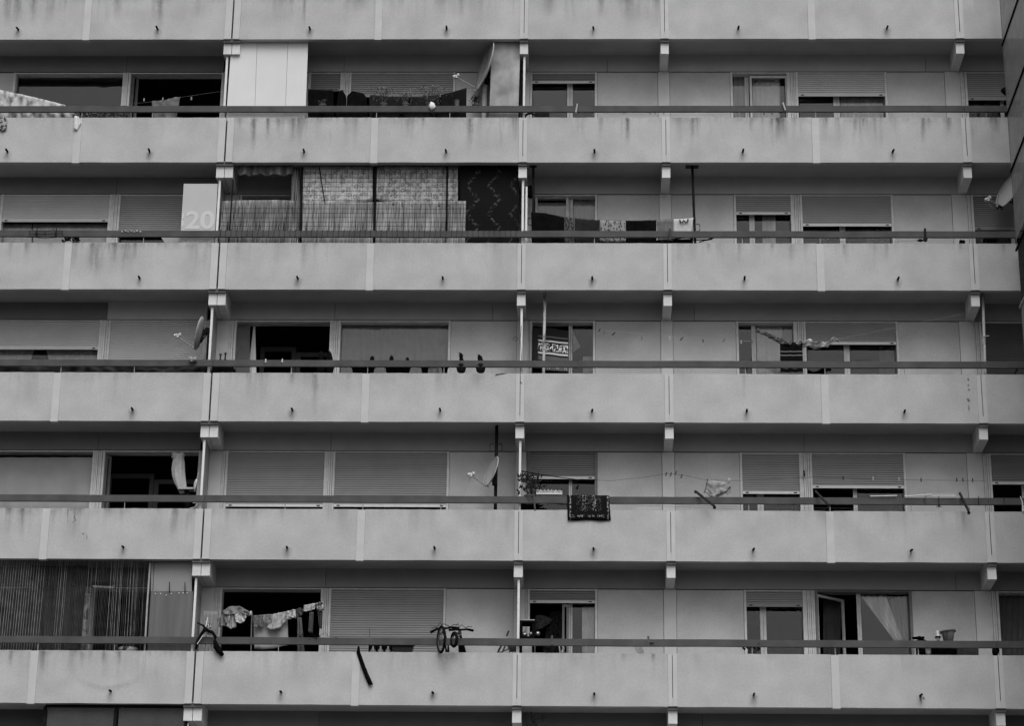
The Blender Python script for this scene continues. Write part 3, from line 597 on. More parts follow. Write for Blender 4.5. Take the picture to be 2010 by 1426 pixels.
# ---------------- second row
SIGN = plain(.46, .6, .03, 3, name="sign_grey"); sg = thing("sign_board", "grey board with cut-off white lettering reading 320 standing at a balcony's end", "sign", tuple(W(390,480,.15)))
sg.location.z = ZF(2)+.002
bm = B(); P = [W(357.5,361,.15), W(424.5,361,.15)]; zt_ = P[0].z; sx0, sx1 = X(357,420,.15), X(424,420,.15); bx(bm, sx0, sx1, .15, .168, ZF(2)+.004, zt_); obj("panel", bm, SIGN, sg)
def lettering(txt, x, z, size, y, m, parent, cl=None, cr=None, off=.0):
    cu = bpy.data.curves.new("lettering", 'FONT'); cu.body = txt; cu.size = size; cu.extrude = .0015; cu.offset = off; cu.align_x = 'RIGHT'
    to = bpy.data.objects.new("tmp", cu); COL.objects.link(to); me = bpy.data.meshes.new_from_object(to.evaluated_get(bpy.context.evaluated_depsgraph_get())); bpy.data.objects.remove(to)
    bm = B(); bm.from_mesh(me); bmesh.ops.transform(bm, matrix=Matrix.Translation((x, y, z)) @ Matrix.Diagonal((1.09, 1, 1, 1)) @ Matrix.Rotation(math.radians(90), 4, 'X'), verts=bm.verts)
    for pl, no in ((cl, (-1, 0, 0)), (cr, (1, 0, 0))):
        if pl is not None: bmesh.ops.bisect_plane(bm, geom=bm.verts[:]+bm.edges[:]+bm.faces[:], plane_co=(pl, 0, 0), plane_no=no, clear_outer=True)
    return obj("lettering", bm, m, parent)
bpy.context.view_layer.update()
LET = plain(.56, .6, .02, 3, name="lettering_white")
lettering("320", X(420.5,450,.146), ZZ(419,448.5,.146), .54, .1465, LET, sg, cl=sx0+.004, off=.012)
lettering("mer.c", X(421,470,.146)+.03, ZZ(419,485,.146), .36, .1465, LET, sg, cl=sx0+.004, cr=sx1-.004, off=.009)
# enclosure of reed, printed cloth and wire
YR = .24
def rect_px(x0, x1, y0, y1): return [(x0, y0), (x1, y0), (x1, y1), (x0, y1)]
R1M = reed("reed_mat", .02, .36, 60.)
cloth("reed_screen", "ragged reed mat with a dark opening above it, left end of the enclosed balcony", "reed screen", [(437,395),(465,394),(540,393),(583,395)], [(428,492),(480,492),(540,492),(583,492)], YR, R1M, folds=2, amp=.012, nx=60, nz=14, seed=2, th=.015)
cloth("reed_screen", "wide reed mat behind the wire net, between the two black posts of the enclosure", "reed screen", [(592,398),(660,398),(733,398)], [(588,492),(660,492),(733,492)], YR, reed("reed_mat_pale", .08, .50, 60.), folds=2, amp=.012, nx=60, nz=14, seed=5, th=.015)
cloth("reed_screen", "reed mat running from the middle black post to the dark cloth of the enclosure", "reed screen", [(737,398),(820,398),(914,396)], [(735,492),(820,492),(912,492)], YR+.005, reed("reed_mat_light", .08, .48, 60.), folds=2, amp=.012, nx=60, nz=14, seed=7, th=.015)
PR = two_tone("ring_print", .13, .48, 10.5, 'voronoi', .33, (1, 1, 1), .12)
def print_mat(name, lo, hi, sc):
    m, n, l, b = new_mat(name); g = N(n, "ShaderNodeTexCoord").outputs["Object"]; t = N(n, "ShaderNodeTexVoronoi"); t.inputs["Scale"].default_value = sc; t.inputs["Randomness"].default_value = .8; l.new(g, t.inputs["Vector"])
    rg = mth(n, l, 'ABSOLUTE', mth(n, l, 'SUBTRACT', mth(n, l, 'ADD', t.outputs["Distance"], mth(n, l, 'MULTIPLY', ntex(n, l, g, 14, 3), .35)), .50)); f = ramp(n, l, rg, .0, .22)
    f = mth(n, l, 'MULTIPLY', f, ramp(n, l, ntex(n, l, g, 28, 3), .35, .6, .5, 1.)); f = mth(n, l, 'MULTIPLY', f, ramp(n, l, ntex(n, l, g, 1, 3, (9, 1, .6)), .3, .6, .55, 1.1))
    grey(n, l, mth(n, l, 'ADD', mth(n, l, 'MULTIPLY', f, hi-lo), lo), b); b.inputs["Roughness"].default_value = .9; return m
cloth("printed_curtain", "ring-printed pale curtain above the reed mat, left of the middle black post", "curtain", [(592,328),(660,328),(731,328)], [(590,410),(620,402),(650,404),(690,400),(731,396)], YR+.02, print_mat("ring_print_a", .24, .62, 9), folds=6, amp=.018, seed=3, nx=40)
cloth("printed_curtain", "ring-printed curtain in folds above the reed mat, right of the middle black post", "curtain", [(739,328),(820,328),(898,330)], [(737,392),(770,405),(830,410),(898,404)], YR+.025, print_mat("ring_print_b", .18, .52, 9), folds=9, amp=.035, seed=5, nx=50)
cloth("dark_drape", "bundled dark drape with light stripes beside the enclosure's dark opening", "drape", [(572,330),(583,330),(588,330)], [(570,405),(582,492),(586,492)], YR+.03, two_tone("striped_drape", .03, .30, 1, 'noise', .52, (45, 1, .7), .1), folds=4, amp=.03, seed=8, nx=18)
VALM = two_tone("striped_valance", .05, .26, 1, 'noise', .5, (6, 1, .1), .12)
cloth("striped_valance", "scalloped striped valance across the top of the enclosure's dark opening", "valance", [(464,326),(520,326),(575,326)], [(466,343),(473,346),(481,342),(489,346),(500,345),(510,341),(518,345),(530,346),(539,341),(548,345),(560,346),(568,343),(572,343)], YR-.02, VALM, folds=6, amp=.03, nx=40, seed=2)
def flourish():
    m, n, l, b = new_mat("flourish_cloth"); g = N(n, "ShaderNodeTexCoord").outputs["Object"]; s = N(n, "ShaderNodeSeparateXYZ"); l.new(g, s.inputs[0])
    wz = mth(n, l, 'PINGPONG', mth(n, l, 'ADD', s.outputs[2], .12), .31)                         # zigzag vine
    xx = mth(n, l, 'ADD', s.outputs[0], mth(n, l, 'MULTIPLY', wz, .75)); ws = mth(n, l, 'PINGPONG', mth(n, l, 'ADD', xx, 5.06), .22)
    j = mth(n, l, 'MULTIPLY', mth(n, l, 'SUBTRACT', ntex(n, l, g, 17, 4), .5), .26); ln = mth(n, l, 'ABSOLUTE', mth(n, l, 'ADD', ws, j))
    f = ramp(n, l, ln, .008, .03, 1., 0.); f = mth(n, l, 'MULTIPLY', f, ramp(n, l, ntex(n, l, g, 18, 2), .42, .58, .0, 1.))
    grey(n, l, mth(n, l, 'ADD', mth(n, l, 'MULTIPLY', f, .085), .014), b); b.inputs["Roughness"].default_value = .9; return m
cloth("black_floral_cloth", "black cloth with branching light vines at the right end of the enclosure", "cloth", [(901,327),(960,327),(1018,327)], [(903,492),(960,492),(1018,492)], YR+.035, flourish(), folds=2, amp=.012, nx=30, seed=6)
for lab, a, b, r in (("slanted thin dark stick between the printed curtains of the enclosure", (626,329), (637,397), .010), ("left black post of the reed enclosure", (593,329), (590,480), .022),
                     ("middle black post of the reed enclosure", (737,329), (734,482), .024), ("right black post of the reed enclosure", (877,329), (876,478), .019), ("thin dark leaning post at the far left of the reed enclosure", (459,328), (449,482), .013)):
    bm = B(); tube(bm, [W(*a,YR-.035), W(*b,YR-.035)], r, 8); tag(obj("enclosure_post", bm, IRON), lab, "post")
nm = thing("wire_net", "square wire net stretched in front of the reed enclosure and over its rail", "wire net", tuple(W(720,470,.0)))
bm = B(); x = X(432,470,.012)
while x < X(1022,450,.012):
    a = ZZ(720,328,.012) if x > X(588,400,.012) else ZZ(500,398,.012)
    tube(bm, [(x, .015, Z[2]+PH+.148), (x+.01*noise.noise(Vector((x, 0, 0))), .015, Z[2]+PH+.29), (x+.02*noise.noise(Vector((x, 2, 0))), .16, Z[2]+PH+.32), (x+.01, .18, a)], .0042, 4); x += .108
obj("upright_wires", bm, IRON, nm)
bm = B(); z = Z[2]+PH+.34
while z < ZZ(720,326,.012):
    x0 = X(592 if z > ZZ(500,398,.012) else 430, 400, .17); tube(bm, [(x0+(X(905 if z > Z[2]+PH+1 else 1020,450,.17)-x0)*k/12, .175, z+.012*noise.noise(Vector((k, z*5, 0)))) for k in range(13)], .0042, 4); z += .098
obj("cross_wires", bm, IRON, nm)
# laundry on the second row, right of the partition
line("long line carrying the washing between the two black poles", [(1046,418),(1110,427),(1180,434),(1250,435),(1310,432),(1364,428)], .26)
GEO = two_tone("ethnic_print", .06, .26, 17, 'voronoi', .4, (1.6, 1, .8), .08)
for nme, lab, cat, top, bot, m, sd in (
    ("black_coat", "thick black garment, first on the long line beside the round-flanged pole", "garment", [(1042,418),(1070,420),(1107,428)], [(1043,486),(1070,486),(1107,486)], BLACK, 1),
    ("patterned_towel", "small dark patterned towel, second on the long line", "towel", [(1107,427),(1127,430)], [(1107,486),(1127,486)], two_tone("dim_print", .03, .10, 22), 2),
    ("charcoal_towel", "wide charcoal towel, third on the long line in front of the window frame", "towel", [(1128,430),(1155,433),(1177,434)], [(1128,486),(1155,486),(1177,486)], plain(.022, .85, .2, 9, name="charcoal_towel"), 3),
    ("printed_towel", "light geometric printed towel in the middle of the long line", "towel", [(1178,434),(1200,435),(1227,435)], [(1178,477),(1200,477),(1227,477)], GEO, 4),
    ("black_towel", "plain black towel right of the geometric printed towel", "towel", [(1228,435),(1260,435),(1288,434)], [(1228,486),(1260,486),(1288,486)], BLACK, 5),
    ("grey_towel", "mid-grey folded towel left of the white shirt", "towel", [(1289,434),(1305,433),(1321,432)], [(1291,475),(1306,476),(1321,474)], MIDG, 6),
    ("white_shirt", "white shirt with a dark squiggle, last on the long line by the square-plated pole", "shirt", [(1322,432),(1340,431),(1361,429)], [(1324,472),(1340,473),(1354,472)], plain(.48, .8, .08, 12, name="white_shirt"), 7)):
    cloth(nme, lab, cat, top, bot, .25, m, "washing on the long line", folds=3, amp=.018, seed=sd, nx=18)
bm = B(); tube(bm, [W(1334,433,.215), W(1336,439,.215), W(1340,438,.215), W(1341,434,.215), W(1346,439,.215), W(1350,436,.215), W(1350,431,.215)], .014, 6); tag(obj("shirt_print", bm, BLACK, bpy.data.objects["white_shirt"]), None, None)
so_ = bpy.data.objects["shirt_print"]; so_.location -= bpy.data.objects["white_shirt"].location*0
bm = B()
for a, b, t in (((1300,474),(1345,468),.018), ((1320,473),(1392,472),.018), ((1372,477),(1390,471),.018), ((1390,471),(1402,468),.016), ((1402,468),(1398,464),.014), ((1380,474),(1398,471),.014), ((1240,478),(1330,471),.014)): bar(bm, W(*a,.16), W(*b,.16), t, t)
tag(obj("folding_airer", bm, IRON), "dark folded metal airer lying under the rail below the white shirt", "airer")
cloth("dark_cover", "black cover sagging behind the parapet under the long washing line", "cover", [(1045,467),(1120,468),(1200,474),(1290,474),(1360,468)], [(1045,492),(1120,492),(1200,492),(1290,492),(1360,492)], .34, BLACK, folds=5, amp=.03, seed=12, nx=30)
bm = B(); bx(bm, X(1313,460)-.0, X(1317,460)+.0, -.01, .028, Z[2]+PH+.07, Z[2]+PH+.30); bx(bm, X(1313,460), X(1317,460), -.01, .12, Z[2]+PH+.30, Z[2]+PH+.315); tag(obj("rail_clamp", bm, plain(.06, .6, .2, 9, name="clamp_steel")), "dark clamp over the rail below the white shirt", "clamp")
s = thing("spare_partition_strip", "second, shorter white strip standing right of the middle partition edge on the enclosed storey", "strip", tuple(W(1031,480,.2))); s.location.z = ZF(2)
bm = B(); a = W(1033,368,.2); bx(bm, a.x-.020, a.x+.018, .19, .23, ZF(2)+.002, a.z); obj("strip_face", bm, WHITE, s)
bm = B(); blob(bm, W(1039,378,.4), .09, .08, .14, .25, 3); tag(obj("black_sack", bm, BLACK, None, True), "black sack hung high behind the round-flanged black pole", "sack")
pr = thing("curtained_tripod_basket", "thin wire basket hooked on the rail, left part of the second row", "basket", tuple(W(90,472,-.05)))
bm = B()
def bk(px, py, y): return W(px, py, y)
for y in (-.01, -.14):
    tube(bm, [bk(57,453,y), bk(75,454,y), bk(88,455,y), bk(105,452,y), bk(122,455,y)], .006, 5); tube(bm, [bk(62,459,y), bk(90,460,y), bk(120,458,y)], .006, 5)
for px in (58, 70, 88, 108, 122): tube(bm, [bk(px,453,-.01), bk(px+2,466,-.03), bk(px+2,466,-.12), bk(px,453,-.14)], .006, 5)
tube(bm, [bk(68,466,-.05), bk(90,468,-.05), bk(112,466,-.05)], .006, 5); obj("basket_wires", bm, IRON, pr)
for px in (73, 111): bm = B(); tube(bm, [bk(px,448,-.02), bk(px,466,-.02)], .009, 5); obj('hook', bm, IRON, pr)
pr.name = "wire_basket"
bm = B(); 
for k, px in enumerate((240,247,252,258,264,269,276)): blob(bm, W(px,455-(k%2)*1.5,.018), .022, .008, .018, .4, k, 1)
tag(obj("paint_marks", bm, PALE), "row of small pale splashes stuck to the rail below the second-row closed shutter", "paint splashes")
for lab, px in (("small dark leafy plant under the second-row rail, left of the white scrap", 131), ("small dark leafy plant under the second-row rail, right of the white scrap", 149)):
    plant(lab, px, 476, 462, 14, .2, True, 0, leaf=LEAFD, n=40, seed=px, L=.08, wd=.03)
bm = B(); blob(bm, W(135,476,.03), .06, .03, .012, .4, 3, 2); tag(obj("white_cloth_scrap", bm, WHITE), "scrap of white stuff on the pilaster top under the leafy plants", "scrap")
bm = B(); blob(bm, W(1888,474,.05), .055, .05, .05, .3, 2); blob(bm, W(1884,477,.05), .03, .03, .03, .3, 3, 1); tag(obj("black_lump", bm, BLACK, None, True), "round black lump on the parapet corner at the far right of the second row", "lump")
bm = B(); bx(bm, X(1814,460), X(1818,460), .0, .03, ZZ(1816,472,.0), ZZ(1816,447,.0)); blob(bm, W(1806,471,.0), .07, .03, .03, .4, 5, 2); blob(bm, W(1816,470,.0), .04, .03, .05, .4, 6, 2); tag(obj("hanging_clamp", bm, DARK), "dark clamp with a rag on the rail at the right of the second row", "clamp")
bm = B(); blob(bm, W(1617,470,.2), .10, .06, .09, .15, 9); tag(obj("spotted_bag", bm, two_tone("spotted", .12, .5, 24, 'voronoi', .35), None, True), "white spotted bag under the rail below the second-row right shutter", "bag")
line("short slack line right of the second-row wide shutter", [(1640,475),(1760,474),(1812,470)], .2, m=MIDG)
bm = B(); z0_, z1_ = ZZ(345,476,.35), ZZ(345,465,.35); prism(bm, [(316,465),(357,465),(357,492),(334,492)], .3, .33); tag(obj("tilted_board", bm, PALE), "pale board leaning behind the rail left of the 320 sign", "board")

# ---------------- third row
cloth("dark_tarpaulin", "dark tarpaulin gathered along the inside of the parapet, left end of the third row", "tarpaulin", [(-20,712),(100,714),(200,713),(300,715),(412,714)], [(-20,748),(100,748),(200,748),(300,748),(414,748)], .3, two_tone("tarp", .015, .05, 2.5, 'noise', .5, (1, 1, 3), .2), folds=14, amp=.05, nx=90, seed=4, crease=.06, tamp=.8)
bm = B(); c = W(380,706,-.03); bx(bm, c.x-.07, c.x+.08, -.09, .02, c.z-.02, c.z+.05); lathe(bm, c + Vector((-.02, -.03, -.05)), [(.03, 0), (.045, .05), (.03, .09)], 12); tag(obj("rail_lamp", bm, plain(.3, .5, .4, 25, name="lamp_body")), "small pale lamp body clipped on the rail under the edge-on dish", "lamp")
bm = B(); prism(bm, [(419,717),(459,717),(466,733),(466,738),(414,738)], .25, .5); tag(obj("covered_table", bm, BLACK), "black covered table below the rail right of the leftmost partition, third row", "table")
for lab, px, t, bt in (("little cactus-like figure on the rail, left of its taller twin, third row", 434, 694, 706), ("taller of two little cactus-like figures on the rail, third row", 443.5, 692, 706)):
    bm = B(); c = W(px, bt, .1); h = ZZ(px, t, .1)-c.z; tube(bm, [c, c+Vector((0, 0, h*.5)), c+Vector((0, 0, h))], [.012, .016, .010], 7)
    for s in (-1, 1): tube(bm, [c+Vector((0, 0, h*.6)), c+Vector((s*.025, 0, h*.8)), c+Vector((s*.02, 0, h*1.0))], .008, 6)
    lathe(bm, c-Vector((0, 0, .07)), [(.025, 0), (.03, .07)], 10); tag(obj("small_cactus", bm, DARK, None, True), lab, "cactus")
def cactus(label, px, top, pot, y=.12, w=.055, lean=0., hat=True, potb=731, potw=.10, group="cacti along the third-row rail"):
    c = W(px, 716, y); t = ZZ(px, top, y); root = thing("potted_cactus", label, "cactus", (c.x, y, ZZ(px, potb, y)), group); h = t-c.z
    bm = B(); tube(bm, [c + Vector((0, 0, -.02)), c + Vector((0, 0, h*.35)), c + Vector((lean*.02, 0, h*.8)), c + Vector((lean*.03, 0, h))], [w*.75, w, w*.8, w*.25], 12); obj("cactus_body", bm, BLACK, root, True)
    if hat: bm = B(); tube(bm, [c+Vector((lean*.03-.01, 0, h*.96)), c+Vector((-w*1.1, 0, h*1.0))], [.018, .006], 6); obj("offshoot", bm, BLACK, root)
    if pot:
        bm = B(); b0 = ZZ(px, potb, y); ph = c.z-.0-b0; lathe(bm, (c.x, y, b0), [(potw*.55, 0), (potw*.85, ph*.25), (potw, ph*.8), (potw*1.02, ph), (potw*.8, ph-.01)], 18); obj("pot", bm, DARK, root, True)
        bm = B(); ring(bm, (c.x, y, b0+ph*.75), (0, 0, 1), potw*1.08, .006, 20, 5); ring(bm, (c.x, y, b0+.02), (0, 0, 1), potw*.75, .005, 20, 5); obj("wire_holder", bm, IRON, root)
for lab, px, top, hat, w_ in (("round dark cactus above the first long black planter, third row", 731, 699, False, .05), ("middle round dark cactus, over the second black planter, third row", 769, 698, False, .048), ("low round dark cactus at the right end of the second black planter, third row", 800, 701.5, False, .04)):
    cactus(lab, px, top, False, .17, w_, 0, hat)
cactus("dark potted cactus with a beak-like shoot, left of the pair before the pale wall", 906, 693, True, lean=-.5)
cactus("dark potted cactus leaning left, right of the pair before the pale wall", 944, 696.5, True, lean=-1.3)
cactus("tall dark cactus standing in the dark doorway of the third row", 631, 689, True, .25, .05, 0, False, 733, .085)
cactus("dark cactus leaning across the right edge of the open doorway, third row", 649, 689, True, .25, .05, -1, False, 733, .085)
planter("first long black planter below the rail, third row", 690, 736, 716, 731, .14, m=BLACK)
planter("second long black planter below the rail, third row", 756, 806, 716, 731, .14, m=BLACK)
for lab, a, b in (("narrow black pot under the rail right of the second black planter", 826, 842), ("narrow black pot under the rail by the post of the wide curtained window", 866, 880)): planter(lab, a, b, 716, 732, .14, m=BLACK, name="black_pot")
bm = B(); c = W(853,725,.16); 
for k in range(5): ring(bm, c+Vector((0, 0, -.07+.035*k)), (0, 0, 1), .085, .005, 18, 5)
for k in range(8): tube(bm, [c+Vector((.085*math.cos(k*.785), .085*math.sin(k*.785), -.08)), c+Vector((.085*math.cos(k*.785), .085*math.sin(k*.785), .08))], .004, 4)
tag(obj("wire_lantern", bm, plain(.2, .6, .2, 9, name="wire_grey")), "open wire lantern between the two narrow black pots, third row", "lantern")
for lab, px in (("left of two pale pegs on the rail below the open doorway, third row", 523), ("right of two pale pegs on the rail below the open doorway, third row", 555.5)): peg(px, 708, .015, WHITE, lab, None, .10)
line("thin line running from the middle partition to the striped towel, third row", [(1172,648),(1250,656),(1330,661),(1420,668),(1530,674)], .3, m=PALE, r=.0025)
line("thin line climbing right from the crumpled pale cloth to the bracket, third row", [(1600,676),(1700,655),(1800,635),(1893,615)], .3, m=PALE, r=.0025)
for k, (px, py, t) in enumerate(((1176,649,.5),(1185,654,0),(1204,656,2),(1259,665,0),(1314,664,0),(1337,666,2.5),(1379,670,0),(1420,669,.6),(1454,672,0),(1475,672,0))):
    peg(px, py, .29, DARK if k in (0, 2, 5, 6) else MIDG if k % 2 else PALE, "peg on the empty stretch of the third-row line", "pegs on the third-row line", .09, t)
TOWEL = None
def towel_mat():
    m, n, l, b = new_mat("banded_towel"); g = N(n, "ShaderNodeTexCoord").outputs["Object"]; s = N(n, "ShaderNodeSeparateXYZ"); l.new(g, s.inputs[0])
    f = None
    for z in (.45, .37, .10, .0):
        q = ramp(n, l, mth(n, l, 'ABSOLUTE', mth(n, l, 'SUBTRACT', s.outputs[2], z+.10)), .006, .011, 1, 0); f = q if f is None else mth(n, l, 'ADD', f, q, True)
    grey(n, l, mth(n, l, 'ADD', mth(n, l, 'MULTIPLY', f, .2), .008), b); b.inputs["Roughness"].default_value = .9; return m
cloth("striped_towel", "black towel with thin pale bands hanging in the third row's right window", "towel", [(1530,675),(1545,676),(1560,672),(1574,672)], [(1531,742),(1550,742),(1576,742)], .27, towel_mat(), folds=2.5, amp=.015, nx=20, seed=3)
cloth("crumpled_cloth", "crumpled pale striped cloth twisted along the line right of the banded towel", "cloth", [(1566,672),(1588,667),(1602,672),(1622,672),(1634,664),(1643,663)], [(1560,678),(1586,684),(1612,684),(1625,680),(1640,670),(1646,673)], .25, two_tone("crumple", .10, .48, 4, 'noise', .48, (1, 1, 3), .12), folds=3.5, amp=.07, nx=40, nz=8, seed=5, crease=.05, tamp=.8, th=.01)
bm = B(); rnd = random.Random(4)
for k in range(9):
    u = k/8; c = W(1487+62*u, 652+27*u-3, .24); ring(bm, c+Vector((0, 0, rnd.uniform(-.02, .02))), (rnd.uniform(-1, 1), -1, rnd.uniform(-1, 1)), rnd.uniform(.02, .035), .022, 14, 6)
tube(bm, [W(1484,651,.25), W(1500,657,.25), W(1520,668,.25), W(1532,675,.25)], .02, 8)
tag(obj("curly_garland", bm, plain(.10, .8, .4, 14, name="garland_cloth"), None, True), "curly grey garland of knotted cloth sloping down to the banded towel", "garland")
bm = B(); bar(bm, W(2000,718,.1), W(1991,735,.1), .035, .03); tag(obj("dark_strut", bm, DARK), "dark slanting strut under the rail at the right edge, third row", "strut")
bm = B(); tube(bm, [W(1023,640,.1), W(1021,668,.1), W(1024,700,.09), W(1021,740,.02), W(1022,750,-.02), W(1025,752,-.02)], .006, 5); ring(bm, W(1012,665,.12), (.3, -1, .2), .045, .004, 16, 4); tag(obj("loose_cord", bm, DARK), "loose dark cord looped down the middle partition's edge, third row", "cord")
bm = B(); tube(bm, [W(973,735,-.01), W(990,733,.0), W(1008,733,.02), W(1018,736,.03)], .007, 5); tag(obj("short_cord", bm, DARK), "short dark cord lying on the parapet edge left of the middle partition", "cord")
# patterned cloth inside the third row's middle window
def kufic():
    m, n, l, b = new_mat("lettered_cloth"); g = N(n, "ShaderNodeTexCoord").outputs["Object"]; s = N(n, "ShaderNodeSeparateXYZ"); l.new(g, s.inputs[0]); z = s.outputs[2]; x = s.outputs[0]
    zz = mth(n, l, 'ADD', z, mth(n, l, 'MULTIPLY', x, .11))
    def band(a, b_): return mth(n, l, 'MULTIPLY', ramp(n, l, zz, a-.004, a+.004), ramp(n, l, zz, b_-.004, b_+.004, 1, 0))
    pat = ramp(n, l, ntex(n, l, g, 30, 1, (1, 1, .8)), .48, .52)
    f = mth(n, l, 'ADD', mth(n, l, 'MULTIPLY', band(.44, .60), mth(n, l, 'MULTIPLY', pat, .95)), mth(n, l, 'MULTIPLY', mth(n, l, 'ADD', band(.635, .67), band(.37, .41)), .75))
    f = mth(n, l, 'ADD', f, mth(n, l, 'MULTIPLY', mth(n, l, 'ADD', band(.73, .76), band(.24, .33)), .12)); f = mth(n, l, 'MULTIPLY', f, ramp(n, l, x, -.25, -.22))
    grey(n, l, mth(n, l, 'ADD', f, .03), b); b.inputs["Roughness"].default_value = .9; return m
cloth("patterned_cloth", "dark cloth with a bold black-and-white patterned band hanging in the third row's middle window", "cloth", [(1046,644),(1080,644),(1115,650)], [(1044,722),(1080,727),(1115,730)], .80, kufic(), folds=2, amp=.015, nx=24, seed=3)
cloth("pulled_sheer", "small corner of pale sheer pulled aside inside the third row's middle window", "curtain", [(1123,650),(1124,652)], [(1125,692),(1139,681)], 1.10, PALE, folds=1, amp=.01, nx=6, nz=6, seed=1)
bm = B(); a = W(1144,699,1.12); b = W(1166,740,1.12); bx(bm, a.x, b.x, 1.15, 1.17, b.z, a.z); tag(obj("low_screen", bm, PALE), "low pale panel inside the right pane of the third row's middle window", "screen")
bm = B(); z_ = W(1080,723,.76).z
cloth("buttoned_strap", "grey strap with round eyelets crossing low in front of the middle window, third row", "strap", [(1068,719),(1115,722)], [(1068,727),(1115,730)], .74, MIDG, nx=8, nz=3, folds=1, amp=.005)
st = bpy.data.objects["buttoned_strap"]
for px in (1077, 1094, 1110):
    bm = B(); c = W(px, 723.5+(px-1077)*.05, .72); lathe(bm, c, [(.022, 0), (.022, .006)], 14, Vector((0, -1, 0))); e = obj("eyelet", bm, WHITE, st); bm = B(); lathe(bm, c-Vector((0, .008, 0)), [(.013, 0), (.013, .006)], 12, Vector((0, -1, 0))); obj("eyelet_hole", bm, BLACK, e)

# ---------------- fourth row
bm = B(); KP = [(352,891,.13,.07), (352,899,.10,.06), (352,910,.115,.07), (351.5,922,.125,.07), (353,935,.125,.07), (356,948,.115,.06), (360,960,.09,.05), (362,968,.075,.045)]; g = []
for k, (px, py, rx, ry) in enumerate(KP*1):
    c = W(px, py, .72); g.append([bm.verts.new(c + Vector((math.cos(a)*rx*(1+.10*math.sin(7*a+k*.9)), math.sin(a)*ry*(1+.22*math.sin(7*a+k*.9)), .012*math.sin(5*a+k)))) for a in [2*math.pi*q/40 for q in range(40)]])
for p, q in zip(g, g[1:]):
    for i in range(40): bm.faces.new((p[i], p[(i+1) % 40], q[(i+1) % 40], q[i]))
bm.faces.new(g[0][::-1]); bm.faces.new(g[-1])
ko = obj("knotted_curtain", bm, plain(.50, .85, .10, 14, name="pale_curtain"), None, True); tag(ko, "pale curtain knotted at the top and billowing in the dark fourth-row doorway", "curtain")
bm = B(); blob(bm, W(344,897,.70), .05, .05, .05, .3, 4); k_ = obj("knot", bm, PALE, ko, True)
eb = thing("exercise_bike", "exercise machine with pale seat and curved handle beside the knotted curtain", "exercise bike", tuple(W(372,1000,.5))); eb.location.z = ZF(4)+.0
bm = B(); a = W(352,962,.45); b = W(382,960,.45); bx(bm, a.x, b.x, .38, .56, b.z-.02, b.z+.015); obj("seat", bm, PALE, eb)
bm = B(); tube(bm, [W(384,966,.45), W(385,955,.45), W(388,945,.45), W(391,941,.45), W(389,937,.45), W(391,929,.45)], .014, 8); tube(bm, [W(382,960,.45), W(384,948,.45), W(388,940,.45)], .012, 8); obj("handle", bm, WHITE, eb, True)
bm = B(); bar(bm, W(368,962,.47), W(372,1010,.47), .09, .08); p = W(372,1000,.47); bar(bm, p, Vector((p.x-.2, .47, ZF(4)+.01)), .05, .05); bar(bm, p, Vector((p.x+.25, .47, ZF(4)+.01)), .05, .05); blob(bm, W(371,975,.46), .06, .06, .09, .2, 3); obj("frame", bm, BLACK, eb)
bm = B(); a = W(384,986,.4); bx(bm, a.x-.04, a.x+.04, .38, .42, a.z-.02, a.z+.03); tube(bm, [W(374,999,.4), W(385,996,.4), W(392,989,.4)], .02, 8); obj("console", bm, PALE, eb)
plant("bushy dark plant growing around the middle partition's white edge, fourth row", 1040, 972, 930, 44, .10, True, 0, leaf=plain(.03, .7, .6, 30, name="oleander"), n=115, L=.14, wd=.022, seed=21, potr=.10, stems=5)
bm = B(); prism(bm, [(1022,985),(1050,984),(1047,1001),(1024,1001)], .16, .36); blob(bm, W(1054,992,.2), .05, .05, .08, .3, 2); blob(bm, W(1066,999,.2), .07, .05, .03, .3, 3); tag(obj("black_flower_box", bm, BLACK), "black flower box under the rail below the bushy plant", "flower box")
bm = B(); a = W(1053,968.5,.10); b = W(1104,969,.10); bx(bm, a.x, b.x, .09, .13, a.z-.004, a.z+.015); n_ = 21
for k in range(n_): x = a.x+(b.x-a.x)*(k+.5)/n_; tube(bm, [(x, .11, a.z+.01), (x+.004*math.sin(k), .11, a.z+.10-.01*(k % 3)-.012*k/n_)], .0065, 5)
tag(obj("bird_spikes", bm, WHITE), "white comb of bird spikes on the rail between the bushy plant and the rug", "bird spikes")
